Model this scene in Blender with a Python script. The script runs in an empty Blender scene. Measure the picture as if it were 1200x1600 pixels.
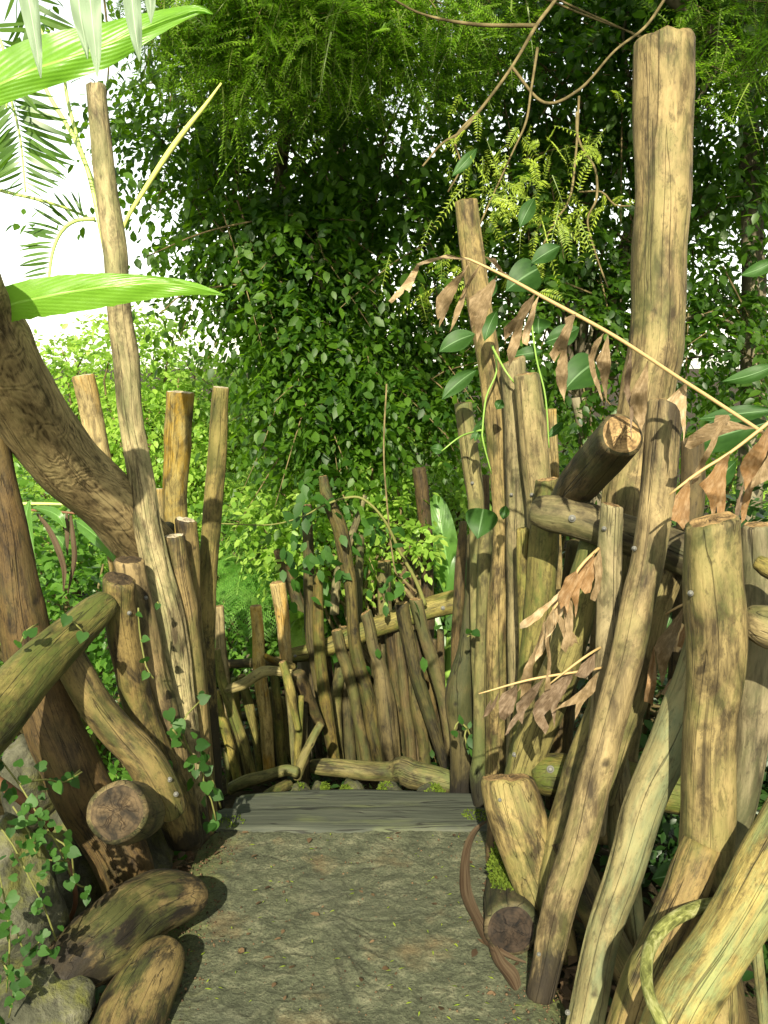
import bpy, bmesh, math, random
import numpy as np
from mathutils import Vector, noise as mnoise

random.seed(7)
RNG = np.random.default_rng(11)
SC = bpy.context.scene
COL = SC.collection

# ------------------------------------------------------------------ camera
F = 1500.0
CAM_H = 1.6
PITCH = math.atan(230 / 1500)
CP, SP = math.cos(PITCH), math.sin(PITCH)


def depth(py, Y):
    return Y / (CP + (800 - py) / F * SP)


def P(px, py, Y):
    """point of the place seen at (px, py) of the photograph, Y metres ahead"""
    u, v = (px - 600) / F, (800 - py) / F
    t = depth(py, Y)
    return Vector((t * u, Y, CAM_H + t * (-SP + v * CP)))


cam = bpy.data.cameras.new('camera')
cam.sensor_fit = 'VERTICAL'
cam.sensor_height = 36
cam.lens = F / 1600 * 36
cam.clip_end = 2000
cam.clip_start = 0.02
camo = bpy.data.objects.new('camera', cam)
camo.location = (0, 0, CAM_H)
camo.rotation_euler = (math.radians(90) - PITCH, 0, 0)
COL.objects.link(camo)
SC.camera = camo

# ------------------------------------------------------------------ light
SUN_DIR = Vector((-0.06, -0.80, 0.50)).normalized()      # towards the sun
SUN_EL = math.asin(SUN_DIR.z)
SUN_AZ = math.atan2(SUN_DIR.x, SUN_DIR.y)
world = bpy.data.worlds.new('World')
SC.world = world
world.use_nodes = True
wn = world.node_tree
bg = wn.nodes['Background']
sky = wn.nodes.new('ShaderNodeTexSky')
sky.sky_type = 'NISHITA'
sky.sun_disc = False
sky.sun_elevation = SUN_EL
sky.sun_rotation = SUN_AZ
sky.air_density = 1.0
sky.dust_density = 0.7
sky.ozone_density = 0.5
hs = wn.nodes.new('ShaderNodeHueSaturation')
hs.inputs['Saturation'].default_value = 0.35
wn.links.new(sky.outputs[0], hs.inputs['Color'])
tint = wn.nodes.new('ShaderNodeMix')
tint.data_type = 'RGBA'
tint.blend_type = 'MULTIPLY'
tint.inputs[0].default_value = 1
tint.inputs[7].default_value = (1.0, .98, .84, 1)
wn.links.new(hs.outputs[0], tint.inputs[6])
wn.links.new(tint.outputs[2], bg.inputs['Color'])
bg.inputs['Strength'].default_value = 0.09
sun = bpy.data.lights.new('sun', 'SUN')
sun.energy = 3.6
sun.angle = math.radians(0.5)
sun.color = (1.0, 0.91, 0.72)
suno = bpy.data.objects.new('sun', sun)
suno.rotation_euler = SUN_DIR.to_track_quat('Z', 'Y').to_euler()
COL.objects.link(suno)
SC.view_settings.view_transform = 'Standard'
SC.view_settings.look = 'None'
SC.view_settings.exposure = 1.9
SC.view_settings.gamma = 1.0
SC.view_settings.use_curve_mapping = False
SC.cycles.max_bounces = 8
SC.cycles.transparent_max_bounces = 4
SC.cycles.use_denoising = True


# ------------------------------------------------------------------ materials
class NT:
    def __init__(self, name):
        self.m = bpy.data.materials.new(name)
        self.m.use_nodes = True
        self.t = self.m.node_tree
        self.n = self.t.nodes
        self.b = self.n['Principled BSDF']
        self.out = self.n['Material Output']

    def lk(self, a, b):
        self.t.links.new(a, b)

    def new(self, kind, **kw):
        n = self.n.new(kind)
        for k, v in kw.items():
            setattr(n, k, v)
        return n

    def attr(self, name):
        return self.new('ShaderNodeAttribute', attribute_name=name)

    def mapping(self, vec, scale, loc=(0, 0, 0)):
        m = self.new('ShaderNodeMapping')
        m.inputs['Scale'].default_value = scale
        m.inputs['Location'].default_value = loc
        self.lk(vec, m.inputs['Vector'])
        return m.outputs[0]

    def noise(self, vec, scale=1, detail=5, rough=.55, dist=0):
        n = self.new('ShaderNodeTexNoise')
        n.inputs['Scale'].default_value = scale
        n.inputs['Detail'].default_value = detail
        n.inputs['Roughness'].default_value = rough
        n.inputs['Distortion'].default_value = dist
        if vec is not None:
            self.lk(vec, n.inputs['Vector'])
        return n.outputs['Fac']

    def ramp(self, fac, stops):
        r = self.new('ShaderNodeValToRGB')
        e = r.color_ramp.elements
        while len(e) < len(stops):
            e.new(.5)
        for i, (p, c) in enumerate(stops):
            e[i].position = p
            e[i].color = (c, c, c, 1) if not isinstance(c, tuple) else (*c, 1)
        self.lk(fac, r.inputs[0])
        return r.outputs[0]

    def mix(self, fac, a, b, mode='MIX'):
        m = self.new('ShaderNodeMix', data_type='RGBA', blend_type=mode)
        for s, v in ((m.inputs[0], fac), (m.inputs[6], a), (m.inputs[7], b)):
            if isinstance(v, (int, float)):
                s.default_value = v
            elif isinstance(v, tuple):
                s.default_value = (*v, 1)
            else:
                self.lk(v, s)
        return m.outputs[2]

    def math(self, op, a, b=0.0, c=None):
        m = self.new('ShaderNodeMath', operation=op)
        for s, v in zip(m.inputs, (a, b, c)):
            if v is None:
                continue
            if isinstance(v, (int, float)):
                s.default_value = v
            else:
                self.lk(v, s)
        return m.outputs[0]

    def bump(self, h, strength=.5, dist=.01):
        b = self.new('ShaderNodeBump')
        b.inputs['Strength'].default_value = strength
        b.inputs['Distance'].default_value = dist
        self.lk(h, b.inputs['Height'])
        self.lk(b.outputs[0], self.b.inputs['Normal'])

    def basic(self, col, rough=.7, spec=.3):
        if isinstance(col, tuple):
            self.b.inputs['Base Color'].default_value = (*col, 1)
        else:
            self.lk(col, self.b.inputs['Base Color'])
        self.b.inputs['Roughness'].default_value = rough
        self.b.inputs['Specular IOR Level'].default_value = spec
        return self.m


def wood(name, dark, light, green=(.15, .17, .045), green_amt=.5, streak=1.0, figure=0.0, crack=.6, patch=0.0):
    w = NT(name)
    wc0 = w.attr('wc').outputs['Vector']
    oi = w.new('ShaderNodeObjectInfo').outputs['Random']
    rnd2 = w.math('FRACT', w.math('MULTIPLY', oi, 17.31))
    rnd3 = w.math('FRACT', w.math('MULTIPLY', oi, 53.77))
    vs = w.new('ShaderNodeVectorMath', operation='SCALE')
    w.lk(wc0, vs.inputs[0])
    w.lk(w.math('MULTIPLY_ADD', rnd2, .75, .62), vs.inputs['Scale'])
    wc = vs.outputs[0]
    g1 = w.noise(w.mapping(wc, (60, 60, 5.0)), 1, 8, .66, .4)
    g2 = w.noise(w.mapping(wc, (190, 190, 22)), 1, 4, .65, .3)
    bl = w.noise(w.mapping(wc, (15, 15, 5.5), (3, 1, 7)), 1, 6, .68, .5)
    bl = w.math('ADD', bl, w.math('MULTIPLY', w.math('SUBTRACT', rnd3, .5), .09))
    sp = w.noise(w.mapping(wc, (95, 95, 45)), 1, 4, .7)
    mo = w.noise(w.mapping(wc, (10, 10, 4.0), (11, 5, 2)), 1, 6, .7, .4)
    ck = w.noise(w.mapping(wc, (40, 40, .65), (4, 9, 1)), 1, 2, .35, .1)
    if figure:
        fn = w.noise(w.mapping(wc, (13, 13, 4.5), (2, 8, 3)), 1, 2.5, .45, 1.1)
        sw = w.math('MULTIPLY_ADD', w.math('SINE', w.math('MULTIPLY', fn, 80)), .20, .5)
        g1 = w.math('ADD', w.math('MULTIPLY', g1, .45), w.math('MULTIPLY', sw, .55))
    grain = w.math('ADD', w.math('MULTIPLY', g1, .60), w.math('MULTIPLY', g2, .40))
    mid = tuple((a * .42 + b * .58) for a, b in zip(dark, light))
    base = w.ramp(grain, [(.36, dark), (.47, mid), (.62, light)])
    pale = tuple(min(.8, c * 1.45) for c in light)
    base = w.mix(w.ramp(bl, [(.50, 0.0), (.64, .70)]), base, pale)
    base = w.mix(w.ramp(bl, [(.35 + patch, .95 * streak), (.48 + patch, 0.0)]), base, tuple(c * .50 for c in dark))
    b2 = w.noise(w.mapping(wc, (34, 34, 16), (7, 7, 1)), 1, 5, .7, .3)
    base = w.mix(w.ramp(b2, [(.36, .65), (.46, 0.0)]), base, tuple(c * .8 for c in dark))
    base = w.mix(w.math('MULTIPLY', w.ramp(mo, [(.46, 0.0), (.60, 1.0)]), green_amt), base, green)
    base = w.mix(w.ramp(sp, [(.33, .5), (.42, 0.0)]), base, tuple(c * .6 for c in dark))
    crk = w.ramp(w.math('ABSOLUTE', w.math('SUBTRACT', ck, .5)), [(.003, 1.0), (.009, 0.0)])
    base = w.mix(w.math('MULTIPLY', crk, crack), base, tuple(c * .2 for c in dark))
    kn = w.attr('knot').outputs['Fac']
    base = w.mix(w.math('MULTIPLY', w.ramp(kn, [(.35, 0.0), (.8, 1.0)]), .8), base, tuple(c * .35 for c in dark))
    di = w.attr('dirt').outputs['Fac']  # foot dirt, plus painted shade on the slim left pole
    dn = w.ramp(w.math('ADD', di, w.math('MULTIPLY', w.math('SUBTRACT', mo, .5), 2.2)), [(.42, 0.0), (.62, 1.0)])
    base = w.mix(w.math('MULTIPLY', dn, .9), base, (.014, .010, .006))
    hsv = w.new('ShaderNodeHueSaturation')
    w.lk(base, hsv.inputs['Color'])
    w.lk(w.math('MULTIPLY_ADD', oi, .28, .47), hsv.inputs['Value'])
    w.lk(w.math('MULTIPLY_ADD', oi, -.014, .517), hsv.inputs['Hue'])
    w.lk(w.math('MULTIPLY_ADD', rnd2, .22, .90), hsv.inputs['Saturation'])
    h = w.math('SUBTRACT', w.math('ADD', grain, w.math('MULTIPLY', sp, .25)), w.math('MULTIPLY', crk, .8))
    w.bump(h, .8, .006)
    return w.basic(hsv.outputs[0], .72, .28)


M = {}
M['tan'] = wood('tan_wood', (.062, .040, .014), (.28, .205, .088), (.125, .140, .035), .42, 1, 0, .5, .025)
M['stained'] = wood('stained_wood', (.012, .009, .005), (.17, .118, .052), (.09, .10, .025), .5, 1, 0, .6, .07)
M['grey'] = wood('grey_weathered_wood', (.062, .045, .020), (.28, .22, .115), (.13, .14, .05), .45)
M['yellow'] = wood('yellow_wood', (.055, .042, .012), (.245, .195, .065), (.115, .135, .028), .85)
M['brown'] = wood('brown_wood', (.038, .024, .009), (.245, .165, .066), (.11, .12, .028), .55, 1, 0, .6, .035)
M['red'] = wood('red_brown_wood', (.020, .011, .005), (.125, .074, .031), (.08, .07, .02), .35)
M['figured'] = wood('figured_wood', (.075, .042, .015), (.60, .40, .175), (.20, .17, .05), .2, .5, 2.2, .1)
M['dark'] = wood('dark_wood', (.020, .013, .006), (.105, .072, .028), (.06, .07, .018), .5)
M['fence'] = wood('fence_wood', (.020, .014, .005), (.115, .085, .027), (.058, .068, .014), .7)  # dark tone puts the dimmer light on the far fence into the wood
M['lichen'] = wood('lichened_wood', (.075, .056, .020), (.27, .215, .085), (.20, .25, .11), .6, 1)
M['pale'] = wood('pale_wood', (.085, .062, .028), (.36, .29, .15), (.19, .20, .08), .5, 1, 0, .5, .02)
M['ochre'] = wood('ochre_wood', (.11, .075, .028), (.40, .30, .13), (.42, .22, .03), .55)


def end_grain(name, dark, light, crackcol=(.015, .01, .006)):
    w = NT(name)
    wc = w.attr('wc').outputs['Vector']
    sep = w.new('ShaderNodeSeparateXYZ')
    w.lk(wc, sep.inputs[0])
    r = w.math('SQRT', w.math('ADD', w.math('POWER', sep.outputs[0], 2), w.math('POWER', sep.outputs[1], 2)))
    n = w.noise(wc, 2.2, 4)
    ring = w.math('SINE', w.math('MULTIPLY', w.math('ADD', r, w.math('MULTIPLY', n, .35)), 46))
    bl = w.noise(wc, 1.6, 5, .65, .5)
    base = w.mix(w.ramp(bl, [(.36, 0.0), (.62, 1.0)]), dark, light)
    base = w.mix(w.math('MULTIPLY', w.ramp(ring, [(.2, 0.0), (1., 1.0)]), .35), base, tuple(c * .5 for c in dark))
    gr = w.new('ShaderNodeTexGradient', gradient_type='RADIAL')
    dn = w.new('ShaderNodeTexNoise')
    dn.inputs['Scale'].default_value = 2.4
    w.lk(wc, dn.inputs['Vector'])
    dm = w.new('ShaderNodeVectorMath', operation='MULTIPLY_ADD')
    w.lk(dn.outputs['Color'], dm.inputs[0])
    dm.inputs[1].default_value = (.5, .5, 0)
    w.lk(wc, dm.inputs[2])
    dm2 = w.new('ShaderNodeVectorMath', operation='ADD')
    w.lk(dm.outputs[0], dm2.inputs[0])
    dm2.inputs[1].default_value = (-.22, -.28, 0)
    w.lk(dm2.outputs[0], gr.inputs[0])
    cmb = w.new('ShaderNodeCombineXYZ')
    w.lk(gr.outputs['Fac'], cmb.inputs[0])
    w.lk(sep.outputs[2], cmb.inputs[2])
    cn = w.noise(w.mapping(cmb.outputs[0], (6, 1, 1)), 1, 4, .7)
    cr = w.math('MULTIPLY', w.ramp(w.math('ABSOLUTE', w.math('SUBTRACT', cn, .5)), [(.006, 1.0), (.02, 0.0)]),
                w.ramp(w.math('ADD', r, w.math('MULTIPLY', bl, .5)), [(.65, .9), (1., .0)]))
    base = w.mix(cr, base, crackcol)
    w.bump(w.math('SUBTRACT', w.math('MULTIPLY', bl, .6), cr), .6, .006)
    return w.basic(base, .8, .2)


M['end'] = end_grain('end_grain', (.09, .055, .022), (.30, .20, .085))
M['end_dark'] = end_grain('dark_end_grain', (.012, .009, .005), (.075, .052, .026))
M['end_black'] = end_grain('rotten_end_grain', (.004, .003, .002), (.030, .020, .012), (.001, .001, .001))
M['end_pale'] = end_grain('pale_end_grain', (.20, .16, .10), (.46, .40, .28))

w = NT('steel')
M['steel'] = w.basic((.13, .13, .115), .7, .3)
w.b.inputs['Metallic'].default_value = .6


def leafmat(name, a, b, trans, tfac=.35, rough=.38, spec=.5, vein=False):
    w = NT(name)
    lv = w.attr('lv').outputs['Fac']
    base = w.mix(lv, a, b)
    if vein:
        wc = w.attr('wc').outputs['Vector']
        sep = w.new('ShaderNodeSeparateXYZ')
        w.lk(wc, sep.inputs[0])
        u, v = sep.outputs[0], sep.outputs[1]
        au = w.math('ABSOLUTE', u)
        rib = w.ramp(au, [(.03, 1.0), (.08, 0.0)])
        ph = w.math('SINE', w.math('MULTIPLY', w.math('SUBTRACT', v, w.math('MULTIPLY', au, .22)), vein))
        vn = w.ramp(ph, [(.75, 0.0), (1., 1.0)])
        mo = w.noise(w.mapping(wc, (3, 30, 1)), 1, 3)
        base = w.mix(w.math('MULTIPLY', w.ramp(mo, [(.35, 0.0), (.7, 1.0)]), .4), base, tuple(c * 1.4 for c in b))
        base = w.mix(w.math('MULTIPLY', vn, .13), base, tuple(c * .6 for c in a))
        spn = w.noise(w.mapping(wc, (4, 45, 1), (3, 3, 0)), 1, 4, .7)
        base = w.mix(w.ramp(spn, [(.70, 0.0), (.76, .8)]), base, (.16, .11, .03))
        base = w.mix(w.math('MULTIPLY', rib, .65), base, tuple(min(.7, c * 2.2 + .08) for c in b))
        w.bump(w.math('ADD', w.math('ADD', w.math('MULTIPLY', ph, .12), w.math('MULTIPLY', mo, .5)), w.math('MULTIPLY', rib, -1)), .35, .004)
    w.basic(base, rough, spec)
    tr = w.new('ShaderNodeBsdfTranslucent')
    tm = w.mix(lv, tuple(c * .8 for c in trans), tuple(min(.9, c * 1.2) for c in trans))
    w.lk(tm, tr.inputs['Color'])
    mx = w.new('ShaderNodeMixShader')
    mx.inputs[0].default_value = tfac
    w.lk(w.b.outputs[0], mx.inputs[1])
    w.lk(tr.outputs[0], mx.inputs[2])
    w.lk(mx.outputs[0], w.out.inputs['Surface'])
    return w.m


M['ficus'] = leafmat('ficus_leaf', (.012, .040, .003), (.052, .112, .007), (.22, .46, .012), .38, .5, .3)
M['right'] = leafmat('dark_leaf', (.012, .036, .004), (.042, .088, .008), (.20, .44, .015), .38, .45, .35)
M['feather'] = leafmat('feathery_leaf', (.065, .145, .008), (.15, .26, .016), (.34, .64, .025), .48, .5, .25)
M['spray'] = leafmat('yellow_green_leaf', (.14, .21, .018), (.27, .34, .035), (.42, .58, .04), .42, .5, .3)
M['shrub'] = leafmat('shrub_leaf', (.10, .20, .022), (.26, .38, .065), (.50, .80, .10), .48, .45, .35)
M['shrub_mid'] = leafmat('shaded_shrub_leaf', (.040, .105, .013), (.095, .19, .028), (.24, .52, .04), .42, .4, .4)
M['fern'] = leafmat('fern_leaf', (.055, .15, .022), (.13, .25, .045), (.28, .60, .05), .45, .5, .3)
M['under'] = leafmat('undergrowth_leaf', (.008, .026, .005), (.030, .070, .012), (.06, .17, .012), .25, .4, .4)  # near-black greens paint the deep shade of gaps behind the poles
M['ivy'] = leafmat('creeper_leaf', (.012, .042, .006), (.032, .085, .012), (.09, .26, .02), .28, .55, .25)
M['vine'] = leafmat('vine_leaf', (.014, .046, .008), (.032, .080, .015), (.07, .22, .015), .25, .55, .25, 38)
M['vine_small'] = leafmat('small_vine_leaf', (.012, .044, .006), (.034, .090, .012), (.09, .28, .02), .3, .55, .25)
M['blade'] = leafmat('blade_leaf', (.10, .24, .020), (.15, .31, .028), (.26, .58, .03), .5, .35, .45, 150)
M['blade_in'] = leafmat('ginger_leaf', (.045, .12, .020), (.085, .18, .034), (.16, .42, .03), .4, .35, .5, 120)
M['greyleaf'] = leafmat('grey_green_leaf', (.15, .21, .13), (.21, .28, .18), (.20, .34, .14), .35, .55, .3, 1)
M['palm'] = leafmat('palm_leaf', (.035, .085, .012), (.08, .15, .024), (.16, .34, .02), .35, .4, .4)
M['greenstem_leaf'] = leafmat('leaf_stalk', (.07, .11, .015), (.12, .16, .03), (.2, .3, .04), .1, .5, .3)
M['moss'] = leafmat('moss', (.045, .075, .008), (.105, .145, .018), (.15, .24, .015), .3, .8, .1)
M['litter'] = leafmat('leaf_litter', (.035, .022, .012), (.13, .085, .045), (.1, .07, .03), .15, .7, .2)


def dead(name, a, b, c):
    w = NT(name)
    wc = w.attr('wc').outputs['Vector']
    n1 = w.noise(w.mapping(wc, (1, .16, 1)), 16, 5, .6)
    n2 = w.noise(wc, 2.2, 4, .6)
    n3 = w.noise(w.mapping(wc, (1, .05, 1)), 45, 2)
    base = w.mix(w.ramp(n1, [(.3, 0.0), (.7, 1.0)]), a, b)
    base = w.mix(w.ramp(n2, [(.45, 0.0), (.65, .8)]), base, c)
    base = w.mix(w.ramp(w.noise(wc, 5, 5, .7), [(.28, .8), (.36, 0.0)]), base, tuple(x * .35 for x in a))
    w.bump(w.math('ADD', n3, n1), .6, .004)
    w.basic(base, .6, .3)
    tr = w.new('ShaderNodeBsdfTranslucent')
    w.lk(base, tr.inputs['Color'])
    mx = w.new('ShaderNodeMixShader')
    mx.inputs[0].default_value = .3
    w.lk(w.b.outputs[0], mx.inputs[1])
    w.lk(tr.outputs[0], mx.inputs[2])
    w.lk(mx.outputs[0], w.out.inputs['Surface'])
    return w.m


M['dead'] = dead('dead_leaf', (.125, .083, .038), (.25, .178, .088), (.34, .25, .14))
M['dead_pale'] = dead('pale_dead_leaf', (.26, .17, .08), (.42, .31, .17), (.50, .40, .25))
M['dead_orange'] = dead('orange_dead_leaf', (.16, .085, .03), (.29, .17, .07), (.34, .23, .12))
M['dead_dark'] = dead('dark_dead_leaf', (.075, .048, .026), (.17, .118, .070), (.25, .185, .12))
M['straw'] = NT('straw_stem').basic((.30, .21, .09), .55, .3)
M['brownstem'] = NT('brown_stem').basic((.12, .055, .025), .6, .3)
M['greenstem'] = NT('green_stem').basic((.16, .27, .045), .5, .4)
M['palestem'] = NT('pale_green_stem').basic((.36, .46, .12), .5, .4)
M['yellowstem'] = NT('yellow_stem').basic((.40, .43, .10), .5, .4)

M['olivestem'] = NT('olive_stem').basic((.12, .125, .035), .7, .2)
w = NT('bark')
tc = w.new('ShaderNodeTexCoord').outputs['Object']
nb = w.noise(w.mapping(tc, (9, 9, 3)), 1, 6, .65)
w.bump(nb, .7, .02)
M['bark'] = w.basic(w.ramp(nb, [(.35, (.05, .04, .025)), (.65, (.17, .15, .095))]), .85, .2)
w = NT('twig')
M['twig'] = w.basic(w.ramp(w.noise(w.new('ShaderNodeTexCoord').outputs['Object'], 20), [(.3, (.05, .04, .015)), (.7, (.16, .125, .055))]), .8, .2)
w = NT('vine_bark')
tc = w.attr('wc').outputs['Vector']
n1 = w.noise(w.mapping(tc, (90, 90, 30)), 1, 4, .6, .6)
w.bump(n1, .8, .006)
M['vinebark'] = w.basic(w.ramp(n1, [(.36, (.045, .05, .012)), (.5, (.125, .135, .036)), (.66, (.25, .25, .11))]), .85, .2)

# path: concrete pressed with leaf marks, mossy at its edges
w = NT('imprinted_concrete')
tc = w.new('ShaderNodeTexCoord').outputs['Object']
n_big = w.noise(tc, 3.2, 5, .6)
n_mid = w.noise(tc, 14, 6, .65, .6)
n_fine = w.noise(tc, 120, 4, .7)
mk = w.attr('mark').outputs['Fac']
base = w.ramp(n_mid, [(.32, (.036, .042, .024)), (.52, (.072, .080, .046)), (.70, (.135, .135, .082))])
base = w.mix(w.ramp(n_fine, [(.38, .75), (.50, 0.0)]), base, (.03, .032, .02))
base = w.mix(w.ramp(n_fine, [(.58, 0.0), (.70, .5)]), base, (.17, .16, .105))
base = w.mix(w.ramp(n_big, [(.58, 0.0), (.72, .40)]), base, (.20, .125, .055))
base = w.mix(w.ramp(w.noise(tc, 2.1, 4, .6), [(.30, .6), (.44, 0.0)]), base, (.046, .050, .034))
sx = w.new('ShaderNodeSeparateXYZ')
w.lk(tc, sx.inputs[0])
edge = w.math('ABSOLUTE', w.math('ADD', sx.outputs[0], .08))
mossf = w.ramp(w.math('ADD', edge, w.math('MULTIPLY', w.math('SUBTRACT', n_mid, .5), .35)), [(.40, 0.0), (.56, .75)])
base = w.mix(mossf, base, (.085, .10, .022))
base = w.mix(w.math('MULTIPLY', mk, .72), base, (.030, .032, .020))
hgt = w.math('ADD', w.math('MULTIPLY', n_mid, .8), w.math('MULTIPLY', n_fine, .6))
w.bump(hgt, 1, .010)
M['path'] = w.basic(base, .85, .25)

w = NT('grey_sleeper')
wc = w.attr('wc').outputs['Vector']
n1 = w.noise(w.mapping(wc, (2.6, 55, 40)), 1, 6, .6, .3)
n2 = w.noise(w.mapping(wc, (4, 10, 8)), 1, 4)
ck = w.noise(w.mapping(wc, (1.4, 26, 20)), 1, 2, .4)
crk = w.ramp(w.math('ABSOLUTE', w.math('SUBTRACT', ck, .5)), [(.004, 1.0), (.014, 0.0)])
base = w.ramp(n1, [(.30, (.022, .026, .019)), (.5, (.040, .046, .033)), (.72, (.066, .071, .050))])
base = w.mix(w.ramp(n2, [(.55, 0.0), (.7, .5)]), base, (.10, .115, .045))
base = w.mix(w.math('MULTIPLY', crk, .8), base, (.012, .012, .01))
w.bump(w.math('SUBTRACT', n1, crk), .6, .008)
M['plank'] = w.basic(base, .8, .25)

w = NT('soil')
tc = w.new('ShaderNodeTexCoord').outputs['Object']
n1 = w.noise(tc, 9, 7, .7)
w.bump(n1, 1, .04)
M['soil'] = w.basic(w.ramp(n1, [(.35, (.012, .010, .006)), (.55, (.040, .030, .016)), (.7, (.07, .06, .025))]), .95, .1)

w = NT('mossy_rock')
tc = w.new('ShaderNodeTexCoord').outputs['Object']
n1 = w.noise(tc, 7, 7, .65, .4)
n2 = w.noise(tc, 26, 5, .7)
base = w.ramp(n1, [(.34, (.016, .017, .010)), (.5, (.050, .051, .032)), (.66, (.12, .116, .078))])
base = w.mix(w.ramp(w.noise(tc, 5, 6, .7), [(.46, 0.0), (.60, .85)]), base, (.095, .10, .018))
base = w.mix(w.ramp(n2, [(.32, .7), (.45, 0.0)]), base, (.018, .018, .012))
w.bump(w.math('ADD', n1, w.math('MULTIPLY', n2, .6)), .9, .02)
M['rock'] = w.basic(base, .9, .2)


# ------------------------------------------------------------------ objects
def new_obj(name, verts, faces, mat, parent=None, origin=None, attrs=None, smooth=True):
    """one mesh object; verts are in the place's coordinates"""
    V = np.asarray([tuple(v) for v in verts], dtype=np.float64) if not isinstance(verts, np.ndarray) else verts
    if origin is None:
        if parent is not None:
            origin = parent['_o'][:] if '_o' in parent else (0, 0, 0)
        else:
            i = int(np.argmin(V[:, 2]))
            origin = tuple(V[i])
    o3 = np.array(origin)
    me = bpy.data.meshes.new(name)
    me.from_pydata((V - o3).tolist(), [], faces)
    if smooth:
        me.polygons.foreach_set('use_smooth', np.ones(len(me.polygons), dtype=bool))
    for k, a in (attrs or {}).items():
        a = np.asarray(a, dtype=np.float32)
        if a.ndim == 2:
            at = me.attributes.new(k, 'FLOAT_VECTOR', 'POINT')
            at.data.foreach_set('vector', a.ravel())
        else:
            at = me.attributes.new(k, 'FLOAT', 'POINT')
            at.data.foreach_set('value', a)
    me.materials.append(mat)
    me.update()
    o = bpy.data.objects.new(name, me)
    COL.objects.link(o)
    if parent is not None:
        o.parent = parent
        o['_o'] = tuple(origin)
        if '_o' not in parent:
            o.location = origin
    else:
        o.location = origin
        o['_o'] = tuple(origin)
    return o


def empty(name, loc, label, cat, group=None):
    o = bpy.data.objects.new(name, None)
    o.location = loc
    o.empty_display_size = .1
    o['_o'] = tuple(loc)
    COL.objects.link(o)
    return tag(o, label, cat, group)


def tag(o, label, cat, group=None, kind=None):
    if label:
        o['label'] = label
    if cat:
        o['category'] = cat
    if group:
        o['group'] = group
    if kind:
        o['kind'] = kind
    return o


def structure(o):
    o['kind'] = 'structure'
    return o


# ------------------------------------------------------------------ tubes
def catmull(pts, step):
    """pts: rows (x,y,z,r); resample to about `step` metres"""
    p = np.asarray(pts, dtype=float)
    p = np.vstack([2 * p[0] - p[1], p, 2 * p[-1] - p[-2]])
    p[:, 3] = np.maximum(p[:, 3], 1e-4)
    out = []
    for i in range(1, len(p) - 2):
        d = np.linalg.norm(p[i + 1, :3] - p[i, :3])
        n = max(2, int(d / step))
        for k in range(n):
            t = k / n
            a, b, c, e = p[i - 1], p[i], p[i + 1], p[i + 2]
            out.append(.5 * ((2 * b) + (-a + c) * t + (2 * a - 5 * b + 4 * c - e) * t * t + (-a + 3 * b - 3 * c + e) * t ** 3))
    out.append(p[-2])
    return np.array(out)


def frames(c):
    T = np.gradient(c[:, :3], axis=0)
    T /= np.linalg.norm(T, axis=1)[:, None] + 1e-12
    up = np.array([0, 0, 1.]) if abs(T[0, 2]) < .9 else np.array([0, 1., 0])
    n = np.cross(T[0], up)
    n /= np.linalg.norm(n)
    N = [n]
    for i in range(1, len(T)):
        n = N[-1] - T[i] * np.dot(N[-1], T[i])
        n /= np.linalg.norm(n)
        N.append(n)
    N = np.array(N)
    return T, N, np.cross(T, N)


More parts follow.
